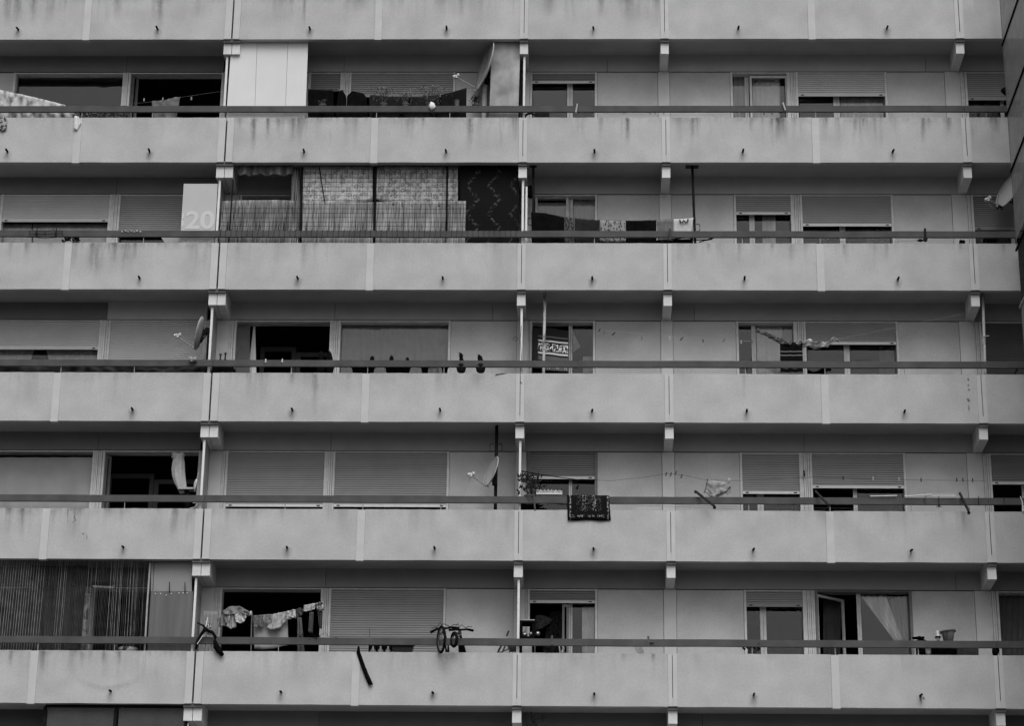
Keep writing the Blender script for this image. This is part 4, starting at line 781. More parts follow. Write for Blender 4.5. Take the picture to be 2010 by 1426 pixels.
def rug_mat():
    m, n, l, b = new_mat("oriental_rug"); g = N(n, "ShaderNodeTexCoord").outputs["Object"]; s = N(n, "ShaderNodeSeparateXYZ"); l.new(g, s.inputs[0]); x, z = s.outputs[0], s.outputs[2]
    ax = mth(n, l, 'ABSOLUTE', x)
    def rg(v, a, b_): return mth(n, l, 'MULTIPLY', ramp(n, l, v, a-.003, a+.003), ramp(n, l, v, b_-.003, b_+.003, 1, 0))
    sp = ramp(n, l, ntex(n, l, g, 42, 2), .56, .62); col = mth(n, l, 'ADD', rg(ax, .055, .13), mth(n, l, 'MULTIPLY', rg(ax, .0, .24), .25)); fld = mth(n, l, 'MULTIPLY', col, mth(n, l, 'MULTIPLY', rg(z, .20, .70), sp))
    brd = mth(n, l, 'MULTIPLY', rg(ax, .345, .375), ramp(n, l, ntex(n, l, g, 1, 2, (30, 1, 26)), .48, .55)); rep = rg(mth(n, l, 'PINGPONG', mth(n, l, 'ADD', x, 5.0), .095), .03, .095)
    low = mth(n, l, 'MULTIPLY', mth(n, l, 'MULTIPLY', rg(z, .075, .125), rep), mth(n, l, 'MULTIPLY', rg(ax, 0, .33), ramp(n, l, ntex(n, l, g, 34, 2), .5, .56)))
    f = mth(n, l, 'ADD', mth(n, l, 'ADD', fld, brd), low, True); grey(n, l, mth(n, l, 'ADD', mth(n, l, 'MULTIPLY', f, .26), .010), b); b.inputs["Roughness"].default_value = 1.; b.inputs["Specular IOR Level"].default_value = 0; return m
bm = B(); g = []
RZ = Z[4]+PH+.150+.140
path = [(.25, RZ-.55), (.20, RZ-.35), (.13, RZ-.05), (.10, RZ+.012), (.06, RZ+.018), (.02, RZ+.010), (.004, RZ-.03), (-.006, RZ-.15), (-.014, RZ-.28), (-.022, RZ-.40), (-.026, RZ-.50)]
xa, xb = X(1113.5,975,.0), X(1195,975,.0)
for k, (y, z) in enumerate(path):
    f = max(0, k-5)/5; g.append([bm.verts.new((xa+(xb-xa)*i/20 + f*.025*(i/20)+.012*f, y+.006*math.sin(i*.9+k*.4)*f, z-.008*f*math.sin(i*.5))) for i in range(21)])
for p, q in zip(g, g[1:]):
    for i in range(20): bm.faces.new((p[i], p[i+1], q[i+1], q[i]))
ro = solid(obj("oriental_rug", bm, rug_mat(), None, True, origin=((xa+xb)/2+.02, 0, RZ-.52)), .012); tag(ro, "dark oriental rug with a light speckled border hanging over the rail", "rug")
bm = B(); bar(bm, W(1048,967,.0), W(1051,1001,.0), .03, .012); bar(bm, W(1048,967,.0), W(1048,967,.10), .03, .012); tag(obj("flat_bracket", bm, plain(.08, .6, .2, 9, name="bracket_iron")), "flat dark bracket hooked over the rail left of the bird spikes", "bracket")
bm = B(); tube(bm, [W(1022,923,.2), W(1060,930,.2), W(1100,936,.2), W(1135,941,.2)], [.012, .010, .008, .006], 6); tube(bm, [W(1135,941,.2), W(1135,950,.2)], .006, 5); tube(bm, [W(1135,948,.2), W(1134,955,.2), W(1132,959,.2)], [.008, .02, .022], 7); tag(obj("hanging_rod", bm, IRON), "thin dark rod from the bushy plant with a hook dangling at its end", "rod")
line("empty line running right from the rug's window through the pegs, fourth row", [(1140,940),(1200,943),(1260,937),(1310,929),(1340,932),(1382,942),(1440,944),(1600,938),(1700,942),(1800,945),(1930,947)], .3, r=.003, m=DARK)
for k, (px, py) in enumerate(((1307,930),(1316,931),(1326,928),(1337,935))): peg(px, py, .29, DARK, "dark peg of the cluster on the fourth-row line by the wall column", "pegs clustered by the wall column, fourth row", .10, .3)
for k, (px, py) in enumerate(((1654,940),(1713,941),(1764,943),(1807,945),(1877,945),(1889,945),(1908,946))): peg(px, py, .29, DARK if k != 1 and k != 2 else PALE, "peg spaced along the right part of the fourth-row line", "pegs along the right part of the fourth-row line", .10)
cloth("thin_slip", "thin grey slip with dark cords pegged before the pale wall, fourth row", "slip", [(1385,940),(1400,944),(1418,945),(1432,938)], [(1383,968),(1400,978),(1418,972),(1434,962)], .28, plain(.30, .85, .15, 12, name="thin_cotton"), folds=3, amp=.03, nx=20, seed=7, crease=.05)
bm = B(); tube(bm, [W(1388,940,.22), W(1386,955,.22), W(1381,968,.22)], .006, 5); tube(bm, [W(1433,955,.22), W(1426,964,.22), W(1415,969,.22), W(1403,973,.22)], .010, 5); tube(bm, [W(1421,966,.22), W(1427,970,.22), W(1433,967,.22), W(1432,958,.22)], .005, 5); obj("cord_trim", bm, IRON, bpy.data.objects["thin_slip"])
ARM = plain(.035, .55, .2, 9, name="airer_arm")
for lab, a, b in (("dark slanting airer arm across the rail in front of the pale wall, leftmost of three", (1364,964), (1402,994)), ("dark slanting airer arm below the wide right shutter, middle of three", (1600,966), (1626,993)), ("dark steep airer arm at the far right of the fourth row's rail, rightmost of three", (1883,971), (1901,1008))):
    bm = B(); p, q = W(*a,.02), W(*b,-.25); bar(bm, p, q, .035, .05); r_ = obj("airer_arm", bm, ARM); tag(r_, lab, "airer arm", "slanting airer arms of the fourth row")
    bm = B(); bar(bm, W(*a,.02)+Vector((0, 0, -.01)), W(*a,.11)+Vector((0, 0, -.03)), .03, .03); lathe(bm, q-Vector((0, 0, .02)), [(.03, 0), (.03, .03)], 10, Vector((0, 1, 0))); obj("hinge", bm, IRON, r_)
bm = B(); tube(bm, [W(1707,976,.0), W(1760,975.5,.0)], .011, 6); tag(obj("white_rod", bm, WHITE), "short white rod lying along the rail below the wide right shutter", "rod")
bm = B(); tube(bm, [W(1775,977,.0), W(1827,973.5,.0)], .011, 6); tube(bm, [W(1827,976,.0), W(1876,977,.0)], .008, 6)
for k in range(18): tube(bm, [W(1820+k*3,975.5,.0), W(1820+k*3,972,.0)], .004, 4)
tag(obj("pronged_rod", bm, WHITE), "longer white rod with small prongs on the rail near the right airer arm", "rod")
for k, (px, py, q) in enumerate(((1817,994,1812),(1842,1000,1842),(1920,996,1920),(1970,993,1970))):
    bm = B(); tube(bm, [W(px,977,.0), W(q,985,-.02), W(px,py,-.02)], .006, 5)
    if k == 1:
        for s in (-1, -.3, .5, 1): tube(bm, [W(px,994,-.02), W(px+s*5,999,-.02)], .006, 5)
    tag(obj("twisted_tie", bm, IRON), "thin dark wire tie wound round the fourth-row rail on the right", "wire tie", "wire ties on the fourth-row rail")
for k, lab in enumerate(("upper of two slack lines low behind the rail, right of the rug", "lower of two slack lines low behind the rail, right of the rug")):
    line(lab, [(1200,984+k*5),(1450,996+k*4),(1780,1002+k*5)], .28-k*.06, m=MIDG, r=.0025)
bm = B(); tube(bm, [W(2002,978,.0), W(2006,990,.0), W(2007,1008,-.02)], [.010, .014, .018], 6); tag(obj("white_hook", bm, WHITE), "short white hook hanging from the rail at the right edge, fourth row", "hook")
bm = B(); bar(bm, W(1577,925,.8), W(1578,936,.8), .03, .02); tag(obj("door_latch", bm, IRON), "dark latch on the double post left of the wide shutter, fourth row", "latch")

# ---------------- fifth row
def strand_curtain():
    root = thing("strand_curtain", "dark curtain of thin hanging strands across the whole fifth-row left balcony", "strand curtain", tuple(W(150,1270,.2))); root.location.z = ZF(5)+.002
    rnd = random.Random(5); bl, bd = B(), B()
    px = -28.
    while px < 300:
        left = px < 78; px += 5.1 if left else rnd.choice((2.2, 2.6, 3.2, 4.1)); big = left or rnd.random() < .30
        lean = 15*(1-px/460) + rnd.uniform(-.5, .5); hi = W(px+lean*.6+3, 1105, .2); lo = W(px-lean*.7, 1290, .2); y = .2+rnd.uniform(-.02, .02)
        tube(bl if big else bd, [(hi.x, y, Z[4]+.06), (lo.x, y, ZF(5)+.01)], rnd.uniform(.0055, .0075) if left else rnd.uniform(.003, .006), 4)
        if left: tube(bd, [(hi.x+.025, y+.01, Z[4]+.06), (lo.x+.025, y+.01, ZF(5)+.01)], .005, 4)
    obj("light_strands", bl, plain(.20, .6, .4, 5, name="light_strand"), root); obj("dark_strands", bd, plain(.06, .6, .5, 5, name="dark_strand"), root)
    return root
strand_curtain()
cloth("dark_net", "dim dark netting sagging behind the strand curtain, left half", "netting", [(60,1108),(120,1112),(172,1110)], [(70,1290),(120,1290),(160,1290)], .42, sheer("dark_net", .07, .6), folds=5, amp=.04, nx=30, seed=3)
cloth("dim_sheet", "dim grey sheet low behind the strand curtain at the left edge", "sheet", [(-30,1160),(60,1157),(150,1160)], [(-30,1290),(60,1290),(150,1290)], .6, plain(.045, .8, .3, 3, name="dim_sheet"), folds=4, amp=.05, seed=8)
bm = B(); bar(bm, W(173,1165,.32), W(163,1285,.32), .10, .06); tag(obj("worn_post", bm, two_tone("worn_wood", .06, .20, 9, "noise", .5)), "worn pale wooden post behind the strand curtain, left of the lit tube", "post")
bm = B(); tube(bm, [W(179,1151,.5), W(228,1153.5,.5)], .022, 10); t_ = obj("tube_lamp", bm, WHITE); tag(t_, "white fluorescent tube glinting behind the strand curtain", "tube lamp")
bm = B(); 
for q in ((181,1151), (226,1153)): lathe(bm, W(*q,.5)-Vector((.02, 0, 0)), [(.03, 0), (.03, .04)], 10, Vector((1, 0, 0)))
bx(bm, X(179,1150,.55), X(228,1150,.55), .525, .56, ZZ(200,1148,.55), ZZ(200,1143,.55)); obj("fitting", bm, DARK, t_)
bm = B(); tube(bm, [W(296,1105,.16), W(290,1180,.16), W(283,1285,.16)], .018, 6); tag(obj("pale_edge_pole", bm, PALE), "thin pale pole at the right edge of the strand curtain", "pole")
board("upper_sheet", "plain grey upper board beside the strand curtain", "board", [(298,1102),(378,1102),(377,1162),(297,1162)], .20, .02, plain(.26, .8, .1, 2, name="grey_board"))
board("corrugated_sheet", "darker lower sheet with screw heads along its top, beside the strand curtain", "board", [(297,1160),(380,1160),(376,1250),(374,1290),(288,1290)], .17, .02, two_tone("streaked_sheet", .11, .15, 1, 'noise', .5, (10, 1, .5), .2))
rnd = random.Random(2); sc = bpy.data.objects["corrugated_sheet"]
for px, py in ((306,1165),(316,1165),(327,1168),(337,1165),(352,1164),(360,1164),(368,1164)):
    bm = B(); lathe(bm, W(px,py,.168), [(.012, 0), (.010, .006), (.002, .009)], 8, Vector((0, -1, 0))); obj("screw_head", bm, WHITE, sc)
for lab, px in (("left of two thin dark spikes standing before the grey upper board", 333.5), ("right of two thin dark spikes standing before the grey upper board", 364)):
    bm = B(); tube(bm, [W(px,1142,.15), W(px,1162,.15)], [.007, .010], 6); tag(obj("thin_spike", bm, IRON), lab, "spike")
bm = B(); c = W(251,1277,.25); lathe(bm, c-Vector((0, 0, .06)), [(.10, 0), (.17, .05), (.19, .10), (.18, .105)], 20); tag(obj("washing_bowl", bm, two_tone("bowl_glint", .05, .45, 10, 'noise', .5), None, True), "shiny round bowl under the rail behind the strand curtain", "bowl")  # the bowl's glints are painted as pale patches in its colour
# laundry in the black opening
line("steep washing line across the black opening of the fifth row, pegged full", [(430,1215),(497,1208),(520,1207),(560,1202),(600,1193),(636,1180)], .3)
CT = lambda g, nme: plain(g, .85, .2, 14, .0, name=nme)
for nme, lab, cat, top, bot, m, k in (
    ("bunched_towel", "rounded mid-grey towel bunched on top, left end of the full line", "towel", [(438,1200),(450,1190),(470,1189),(490,1200)], [(440,1206),(455,1206),(472,1204),(494,1208)], CT(.20, "bunched_cotton"), dict(folds=3, amp=.035, crease=.03, nx=22)),
    ("grey_shirt", "grey bunched shirt hanging lowest at the left end of the full line", "shirt", [(427,1214),(440,1204),(450,1203)], [(428,1230),(440,1228),(452,1220)], CT(.17, "grey_cotton"), dict(folds=3, amp=.035, crease=.03, nx=22)),
    ("pale_shirt", "pale shirt with a wavy hem below the bunched towel", "shirt", [(445,1205),(455,1206),(463,1206)], [(441,1228),(454,1234),(464,1230)], CT(.34, "pale_cotton"), dict(folds=2.5, amp=.03, crease=.03, nx=22)),
    ("white_vest", "whitest scalloped garment at the left end of the full line", "vest", [(459,1206),(470,1203),(483,1204)], [(463,1221),(472,1223),(478,1222),(484,1212)], CT(.48, "white_vest"), dict(folds=2.5, amp=.03, crease=.03, nx=22)),
    ("white_peg_cloth", "tiny white cloth tip where the line's two halves meet", "cloth", [(489,1202),(494,1198)], [(490,1207),(494,1208)], WHITE, dict(folds=1, amp=.01, nx=6, nz=4)),
    ("dark_flannel", "dark grey square flannel, first right of the line's middle", "flannel", [(498,1208),(516,1206)], [(498,1233),(508,1230),(517,1231)], CT(.12, "dark_flannel"), dict(folds=2, amp=.02, crease=.02)),
    ("grey_flannel", "mid-grey flannel with a white hem, second right of the line's middle", "flannel", [(517,1206),(534,1205)], [(518,1222),(527,1225),(535,1223)], CT(.19, "mid_flannel"), dict(folds=2, amp=.02, crease=.02)),
    ("pale_blouse", "pale creased blouse on the right half of the full line", "blouse", [(535,1205),(548,1202),(561,1200)], [(523,1232),(532,1236),(550,1232),(559,1220)], CT(.36, "pale_blouse"), dict(folds=3, amp=.03, crease=.03, nx=22)),
    ("printed_tee", "light T-shirt with faint print below the rising line", "T-shirt", [(561,1200),(572,1197),(580,1195)], [(559,1221),(566,1215),(573,1213),(582,1213)], CT(.42, "light_tee"), dict(folds=2, amp=.03, crease=.04)),
    ("dark_shorts", "dark shorts between the light T-shirt and the white bundle on the line", "shorts", [(582,1195),(590,1192),(595,1194)], [(583,1212),(592,1208),(597,1200)], CT(.08, "dark_shorts"), dict(folds=2, amp=.03, crease=.04)),
    ("white_smalls", "bundle of white smalls near the upper end of the full line", "underwear", [(597,1188),(610,1185),(620,1183)], [(596,1200),(606,1199),(618,1195)], CT(.45, "white_smalls"), dict(folds=3, amp=.03, crease=.03, nx=22)),
    ("striped_sock_bunch", "striped bunch at the very top end of the full line by the window post", "socks", [(621,1184),(628,1181),(635,1180)], [(622,1197),(628,1200),(636,1196)], two_tone("stripe_bunch", .07, .4, 1, 'noise', .5, (10, 1, 10)), dict(folds=3, amp=.03, crease=.03, nx=22)),
    ("grey_trousers", "long dark grey trousers hanging down under the upper part of the line", "trousers", [(584,1212),(592,1211)], [(583,1285),(590,1286),(598,1285)], CT(.10, "grey_trousers"), dict(folds=2, amp=.03, crease=.03)),
    ("dark_sleeve", "dark hanging sleeve under the white smalls", "garment", [(608,1202),(616,1200)], [(606,1241),(614,1243)], CT(.08, "dark_sleeve"), dict(folds=2, amp=.03, crease=.03, nx=10)),
    ("dark_tights", "dark tights dangling beside the window post, right end of the line", "tights", [(624,1200),(634,1198)], [(627,1232),(632,1234)], CT(.06, "dark_tights"), dict(folds=2, amp=.03, crease=.03, nx=10))):
    cloth(nme, lab, cat, top, bot, .30-.01*(len(lab) % 5), m, "washing on the full fifth-row line", seed=len(lab), **k)
cloth("large_towel", "large light grey towel hanging through the rail in the black opening", "towel", [(497,1210),(530,1212),(565,1216)], [(499,1273),(515,1275),(540,1272),(566,1265)], .38, plain(.30, .85, .1, 12, .2, name="large_towel"), folds=2, amp=.02, nx=24, seed=4)
cloth("pale_cover", "pale thin cover hanging beside the wall left of the black opening, fifth row", "cover", [(400,1199),(415,1199),(429,1200)], [(397,1290),(410,1290),(423,1290)], .5, plain(.26, .85, .12, 12, name="thin_cover"), folds=4, amp=.03, nx=20, seed=5)
bm = B(); tube(bm, [W(495,1200,.35), W(492,1290,.35)], .014, 6); tag(obj("line_prop", bm, MIDG), "thin upright prop standing in the middle of the black opening", "prop")
bm = B(); leafy(bm, W(618,1253,-.02), 60, .35, .05, .10, .09, .006, -.3, 3); tag(obj("brush_head", bm, BLACK), "ragged black brush lying across the rail at the opening's right end", "brush")
# broken parasol hanging over the rail
br_ = thing("folded_parasol", "broken black folded parasol slung over the rail by the leftmost partition, fifth row", "parasol", tuple(W(420,1287,-.05)))
bm = B()
for P, r in (([(387,1222),(400,1228),(405,1236)], [.012,.02,.03]), ([(405,1232),(395,1245),(387,1262),(384,1275)], [.045,.03,.035,.015]), ([(405,1236),(417,1241),(423,1250),(421,1262)], [.03,.03,.03,.025]), ([(421,1255),(424,1268),(430,1277),(437,1286)], [.02,.06,.055,.035])): tube(bm, [W(*p, -.06) for p in P], r, 8)
obj("canopy", bm, BLACK, br_, True)
bm = B(); tube(bm, [W(399,1246,-.10), W(387,1264,-.10)], .008, 5); tube(bm, [W(404,1230,-.08), W(408,1212,-.04)], .008, 5); obj("ribs", bm, WHITE, br_)
bm = B(); tube(bm, [W(405,1225,.1), W(403,1270,.12)], .012, 6); tube(bm, [W(415,1265,.1), W(412,1285,.12)], .012, 6); obj("shaft", bm, PALE, br_)
cloth("lace_cloth", "crumpled pale lace tucked behind the broken parasol", "cloth", [(404,1218),(414,1222)], [(405,1244),(417,1247)], .05, two_tone("lace", .12, .5, 30, 'noise', .5), folds=3, amp=.05, nx=16, crease=.06, seed=2)
bm = B(); P = [(704,1268,.012), (703.5,1280,.03), (707,1290,.032), (713,1308,.034), (720,1326,.038), (728,1344,.040)]; g = []
for k, (px, py, wd) in enumerate(P):
    c = W(px, py, -.03); g.append([bm.verts.new(c+Vector((-wd, 0, .0))), bm.verts.new(c+Vector((0, -.035, 0))), bm.verts.new(c+Vector((wd, 0, .012)))])
for a, b in zip(g, g[1:]):
    for e in range(2): bm.faces.new((a[e], a[e+1], b[e+1], b[e]))
o_ = solid(obj("hanging_strap", bm, BLACK), .012); tag(o_, "black strip of cloth blowing sideways below the fifth-row rail", "strap")
bt = thing("bottle_crate", "open crate of three clear bottles under the rail, fifth row", "crate", tuple(W(746,1284,.16)))
bm = B(); a = W(724,1281,.14); b = W(769,1264,.14)
for x in (a.x, (a.x*2+b.x)/3, (a.x+2*b.x)/3, b.x): bx(bm, x-.008, x+.008, .14, .16, a.z, b.z)
bx(bm, a.x-.008, b.x+.008, .30, .31, a.z, b.z+.05); bx(bm, a.x-.008, b.x+.008, .14, .30, a.z-.01, a.z); obj("slats", bm, BLACK, bt)
for k in range(3):
    bm = B(); c = Vector((a.x+(b.x-a.x)*(k+.5)/3, .22, a.z)); lathe(bm, c, [(.055, 0), (.06, .03), (.05, .075), (.018, .11), (.016, .15)], 14); obj("bottle", bm, plain(.35, .3, .3, 9, name="clear_plastic"), bt, True)
planter("glossy black box under the rail right of the three bottles", 768, 813, 1262, 1278, .14, m=plain(.012, .3, .2, 9, name="gloss_black"), name="black_crate")
for lab, px, a in (("thin dark antenna standing on the fifth-row rail before the closed shutter", 726, 1232),):
    bm = B(); tube(bm, [W(px,a,.05), W(px,1249,.05)], .004, 5); tag(obj("thin_antenna", bm, IRON), lab, "antenna")
# bicycles hung by the front wheel over the rail
CHROME = plain(.3, .3, .1, 9, metal=.8, name="chrome")
def bicycle(label, wc, R, yaw, bars, tr, m_t, lever=True, group=None, stem=None):
    c = W(*wc, -.20); root = thing("bicycle", label, "bicycle", (c.x, c.y, c.z-R), group); ax = Vector((math.cos(yaw), math.sin(yaw), .05)).normalized(); fwd = Vector((-ax.y, ax.x, 0)).normalized()
    bm = B(); ring(bm, c, ax, R-tr, tr, 36, 8); wh = obj("front_wheel", bm, m_t, root, True)
    bm = B(); ring(bm, c, ax, R-tr*2.1, .010, 32, 6); obj("rim", bm, MIDG, wh, True)
    bm = B()
    for k in range(18):
        a = k*math.pi/9; o = Vector((0, 0, 1))*math.sin(a)*(R-.03) + fwd*math.cos(a)*(R-.03); tube(bm, [c+ax*.02*(1 if k % 2 else -1), c+o], .0014, 3)
    lathe(bm, c-ax*.04, [(.02, 0), (.02, .08)], 10, ax); obj("spokes", bm, MIDG, wh)
    hd = W(*(stem or ((bars[0][0]+bars[-1][0])/2, bars[0][1]-2)), .04)
    bm = B()
    for s in (-1, 1): tube(bm, [c+ax*.05*s, c+ax*.055*s+(hd-c)*.45, hd+ax*.03*s-Vector((0, 0, .05))], .014, 7)
    tube(bm, [hd-Vector((0, 0, .09)), hd+Vector((0, 0, .03))], .030, 8); obj("fork", bm, plain(.05, .4, .2, 9, name="fork_paint"), root, True)
    bm = B(); tube(bm, [W(px, py, .02) for px, py in bars], .020, 8); c0, c1 = W(*bars[1], -.02), W(*bars[-2], -.02); tube(bm, [c0, (c0+c1)/2+Vector((-.05, -.10, .10)), hd-Vector((0, .03, .02))], .006, 6); tube(bm, [c1, (c0+c1)/2+Vector((.02, -.08, .07)), c+Vector((0, 0, R+.02))], .006, 6); hb = obj("handlebar", bm, IRON, root, True)
    for a, b in ((bars[0], bars[1]), (bars[-1], bars[-2])):
        p, q = W(*a, .02), W(*b, .02); d = (q-p).normalized(); bm = B(); tube(bm, [p-d*.01, p+d*.11], .024, 8); obj("grip", bm, BLACK, hb, True)
        bm = B(); tube(bm, [p+d*.13, p+d*.14+Vector((0, 0, .02)), p+d*.10+Vector((0, -.05, .045)), p+d*.02+Vector((0, -.06, .05))], .006, 6); obj("brake_lever", bm, IRON, hb, True)
    bm = B(); bb = hd+Vector((.04, .52, -.42)); st_ = hd+Vector((.06, .62, .02-.1)); rw = hd+Vector((.08, .92, -.55))
    for a, b in ((hd-Vector((0, 0, .03)), bb), (hd, st_-Vector((0, 0, .12))), (bb, st_), (bb, rw), (st_-Vector((0, 0, .12)), rw)): tube(bm, [a, b], .015, 8)
    obj("frame", bm, DARK, root, True)
    bm = B(); ring(bm, rw if R > .2 else rw+Vector((0, -.1, .1)), (1, .05, 0), (R-tr)*.95, tr, 30, 8); obj("rear_wheel", bm, m_t, root, True)
    bm = B(); blob(bm, st_+Vector((0, 0, .01)), .07, .12, .03, .1, 3); obj("saddle", bm, BLACK, root, True)
TYRE = plain(.012, .8, .2, 20, name="tyre_rubber")
bicycle("larger bicycle hung on the rail by its front wheel, handlebar turned left", (866.5,1254), .262, .33, [(846,1240),(855,1235),(866,1231),(877,1232),(886,1230),(901,1232)], .025, TYRE, stem=(872,1234))
bicycle("small child's bicycle with a fat tyre hung right of the larger one", (892,1254), .155, .45, [(882,1235.5),(892,1234.5),(905,1235),(918,1234),(929,1236.5)], .030, TYRE, stem=(903,1236))
cloth("dark_bike_cover", "dark wedge of cloth behind the parapet right of the child's bicycle", "cloth", [(900,1262),(911,1262)], [(901,1285),(917,1285)], .25, BLACK, folds=2, amp=.02, nx=8, seed=2)
bm = B()
for a, b, t in (((999,1237),(995,1247),.03), ((985,1264),(977,1281),.03), ((993,1264),(986,1281),.025), ((976,1280),(988,1278),.02), ((990,1276),(1000,1272),.015), ((1004,1262),(1000,1282),.02)): bar(bm, W(*a,.22), W(*b,.22), t, t)
prism(bm, [(996,1264),(1014,1263),(1013,1276),(1001,1276)], .22, .30); tag(obj("folding_chair", bm, plain(.04, .6, .4, 9, name="chair_fabric")), "folded dark garden chair under the rail left of the middle partition, fifth row", "chair")
gb = thing("barbecue_grill", "black open-sided grill cart with shiny pans in front of the middle window, fifth row", "grill", tuple(W(1038,1290,.3))); gb.location.z = ZF(5)+.002
bm = B(); a = W(1020,1252,.28); b = W(1050,1220,.28)
for x in (a.x+.03, b.x-.02): bx(bm, x-.025, x+.025, .28, .32, ZF(5)+.004, b.z); bx(bm, x-.025, x+.025, .55, .59, ZF(5)+.004, b.z)
bx(bm, a.x, b.x, .27, .60, b.z, b.z+.035); bx(bm, a.x, b.x, .29, .58, a.z, a.z+.05); obj("cart", bm, BLACK, gb)
bm = B(); bx(bm, a.x+.05, b.x-.0, .28, .55, b.z+.037, b.z+.055); obj("lid", bm, CHROME, gb)
for k, (px, py, r_) in enumerate(((1030,1246,.06), (1043,1245,.045))):
    bm = B(); lathe(bm, W(px,py,.40), [(r_*.6, -.03), (r_, .0), (r_*1.02, .03), (r_*.3, .06), (.01, .08)], 16); obj("pan", bm, CHROME, gb, True)
bm = B(); blob(bm, W(1056,1243,.45), .045, .06, .05, .25, 6); tag(obj("shiny_bag", bm, CHROME, None, True), "crumpled shiny bag right of the grill cart", "bag")
cloth("checked_cloth", "dark checked cloth draped inside the middle window of the fifth row", "cloth", [(1052,1205),(1070,1207),(1085,1215)], [(1050,1238),(1065,1232),(1080,1222)], 1.1, two_tone("checks", .012, .05, 20, 'voronoi', .3), folds=2, amp=.03, nx=12, seed=4)
cloth("black_lace", "black lace drape filling the right of the fifth row's middle window opening", "drape", [(1080,1200),(1108,1195)], [(1062,1290),(1108,1290)], 1.2, two_tone("black_lace", .008, .025, 30, 'noise', .5), folds=3, amp=.03, nx=16, seed=6)
bm = B(); bx(bm, X(1020,1270,.3), X(1051,1270,.3), .3, .33, Z[5]+PH-.3, ZZ(1030,1263,.3)); tag(obj("pale_box", bm, PALE), "plain pale box under the rail below the grill cart", "box")
for lab, px, p1, p2 in (("left of two light clamps round the fifth-row rail, below the middle window", 1084, 1248, 1263), ("right of two light clamps round the fifth-row rail, by the wall column, with a bolt", 1273, 1250, 1268)):
    bm = B(); a = W(px,p1,.0); b = W(px,p2,.0); bx(bm, a.x-.02, a.x+.02, .016, .028, b.z, a.z+.012); bx(bm, a.x-.02, a.x+.02, .016, .10, a.z+.012, a.z+.022)
    if px > 1100: bar(bm, W(1275,1260,.01), W(1284,1260,.01), .02, .02)
    tag(obj("rail_clamp", bm, plain(.10, .6, .2, 9, name="clamp_grey")), lab, "clamp", "clamps round the fifth-row rail")
bm = B(); c = W(1262,1280,.2)
for k in range(9): a = W(1246+k*2, 1266+abs(k-4)*1.2, .2); tube(bm, [a, W(1254+k*1.3, 1284, .2)], .004, 4)
tag(obj("wire_tangle", bm, PALE), "faint pale wire tangle below the rail left of the wall column, fifth row", "wire")
bm = B(); tube(bm, [W(1103,1266,.25), W(1107,1272,.25), W(1103,1280,.25)], .02, 6); tube(bm, [W(1098,1265,.26), W(1100,1282,.26)], .014, 6); tag(obj("bright_bottles", bm, plain(.5, .3, .3, 9, name="glassy")), "two bright slim bottles under the rail by the middle window's mullion", "bottles")
plant("flowering plant with white blooms under the rail below the short right shutter, fifth row", 1477, 1281, 1264, 30, .2, True, 22, leaf=LEAFD, n=60, seed=31, L=.06, wd=.02)
# right-hand odds and ends
rg_ = thing("storage_basket", "tall grey plastic basket standing above the rail, fifth row right", "basket", tuple(W(1862,1262,.2))); bm = B(); c = W(1862,1260,.22); lathe(bm, c-Vector((0, 0, .06)), [(.085, 0), (.125, .19), (.13, .20), (.11, .19)], 18); obj("tub", bm, two_tone("basket_bands", .12, .32, 1, 'noise', .5, (18, 1, 1), .1), rg_, True)
bm = B(); lathe(bm, c+Vector((0, 0, .13)), [(.12, 0), (.155, .005), (.155, .035), (.12, .045)], 18, Vector((-.10, .0, 1)).normalized()); obj("rim", bm, plain(.16, .6, .1, 9, name="basket_rim"), rg_, True)
bo = W(1842,1262,.2); bm = B(); lathe(bm, bo, [(.03, 0), (.028, .10), (.02, .13), (.024, .15), (.016, .18), (.008, .19)], 14); wb = obj("spray_bottle", bm, WHITE, None, True); tag(wb, "white spray bottle standing left of the tall plastic basket", "bottle")
bm = B(); lathe(bm, bo+Vector((0, 0, .045)), [(.05, 0), (.055, .015), (.05, .03)], 16); obj("collar", bm, BLACK, wb)
cloth("black_bags", "heap of black bags behind the parapet under the tall plastic basket", "bags", [(1797,1263),(1812,1258),(1830,1266),(1878,1268)], [(1800,1305),(1830,1305),(1850,1305),(1878,1305)], .22, BLACK, folds=6, amp=.05, nx=30, crease=.08, seed=3)
bm = B(); blob(bm, W(1803,1257,.2), .10, .05, .03, .4, 3, 2); blob(bm, W(1813,1256,.2), .03, .03, .03, .3, 4, 1); tag(obj("cloth_heap", bm, BLACK, None, True), "low black cap-like heap just above the rail right of the tied curtain", "heap")
bm = B(); lathe(bm, W(1823,1284,.16), [(.04, -.05), (.055, 0), (.05, .06), (.06, .065)], 14); tag(obj("silver_mug", bm, plain(.5, .3, .2, 9, name="silver"), None, True), "shiny pale mug under the rail in front of the black bags", "mug")
bm = B(); prism(bm, [(1880,1276),(1922,1279),(1922,1305),(1880,1305)], .3, .6); tag(obj("dark_crate", bm, plain(.05, .6, .2, 9, name="crate_dark")), "dark crate behind the parapet right of the black bags", "crate")
bm = B(); blob(bm, W(1955,1284,.1), .075, .06, .10, .2, 7); tag(obj("black_pot", bm, BLACK, None, True), "round black pot on the parapet by the rightmost joint, fifth row", "pot")

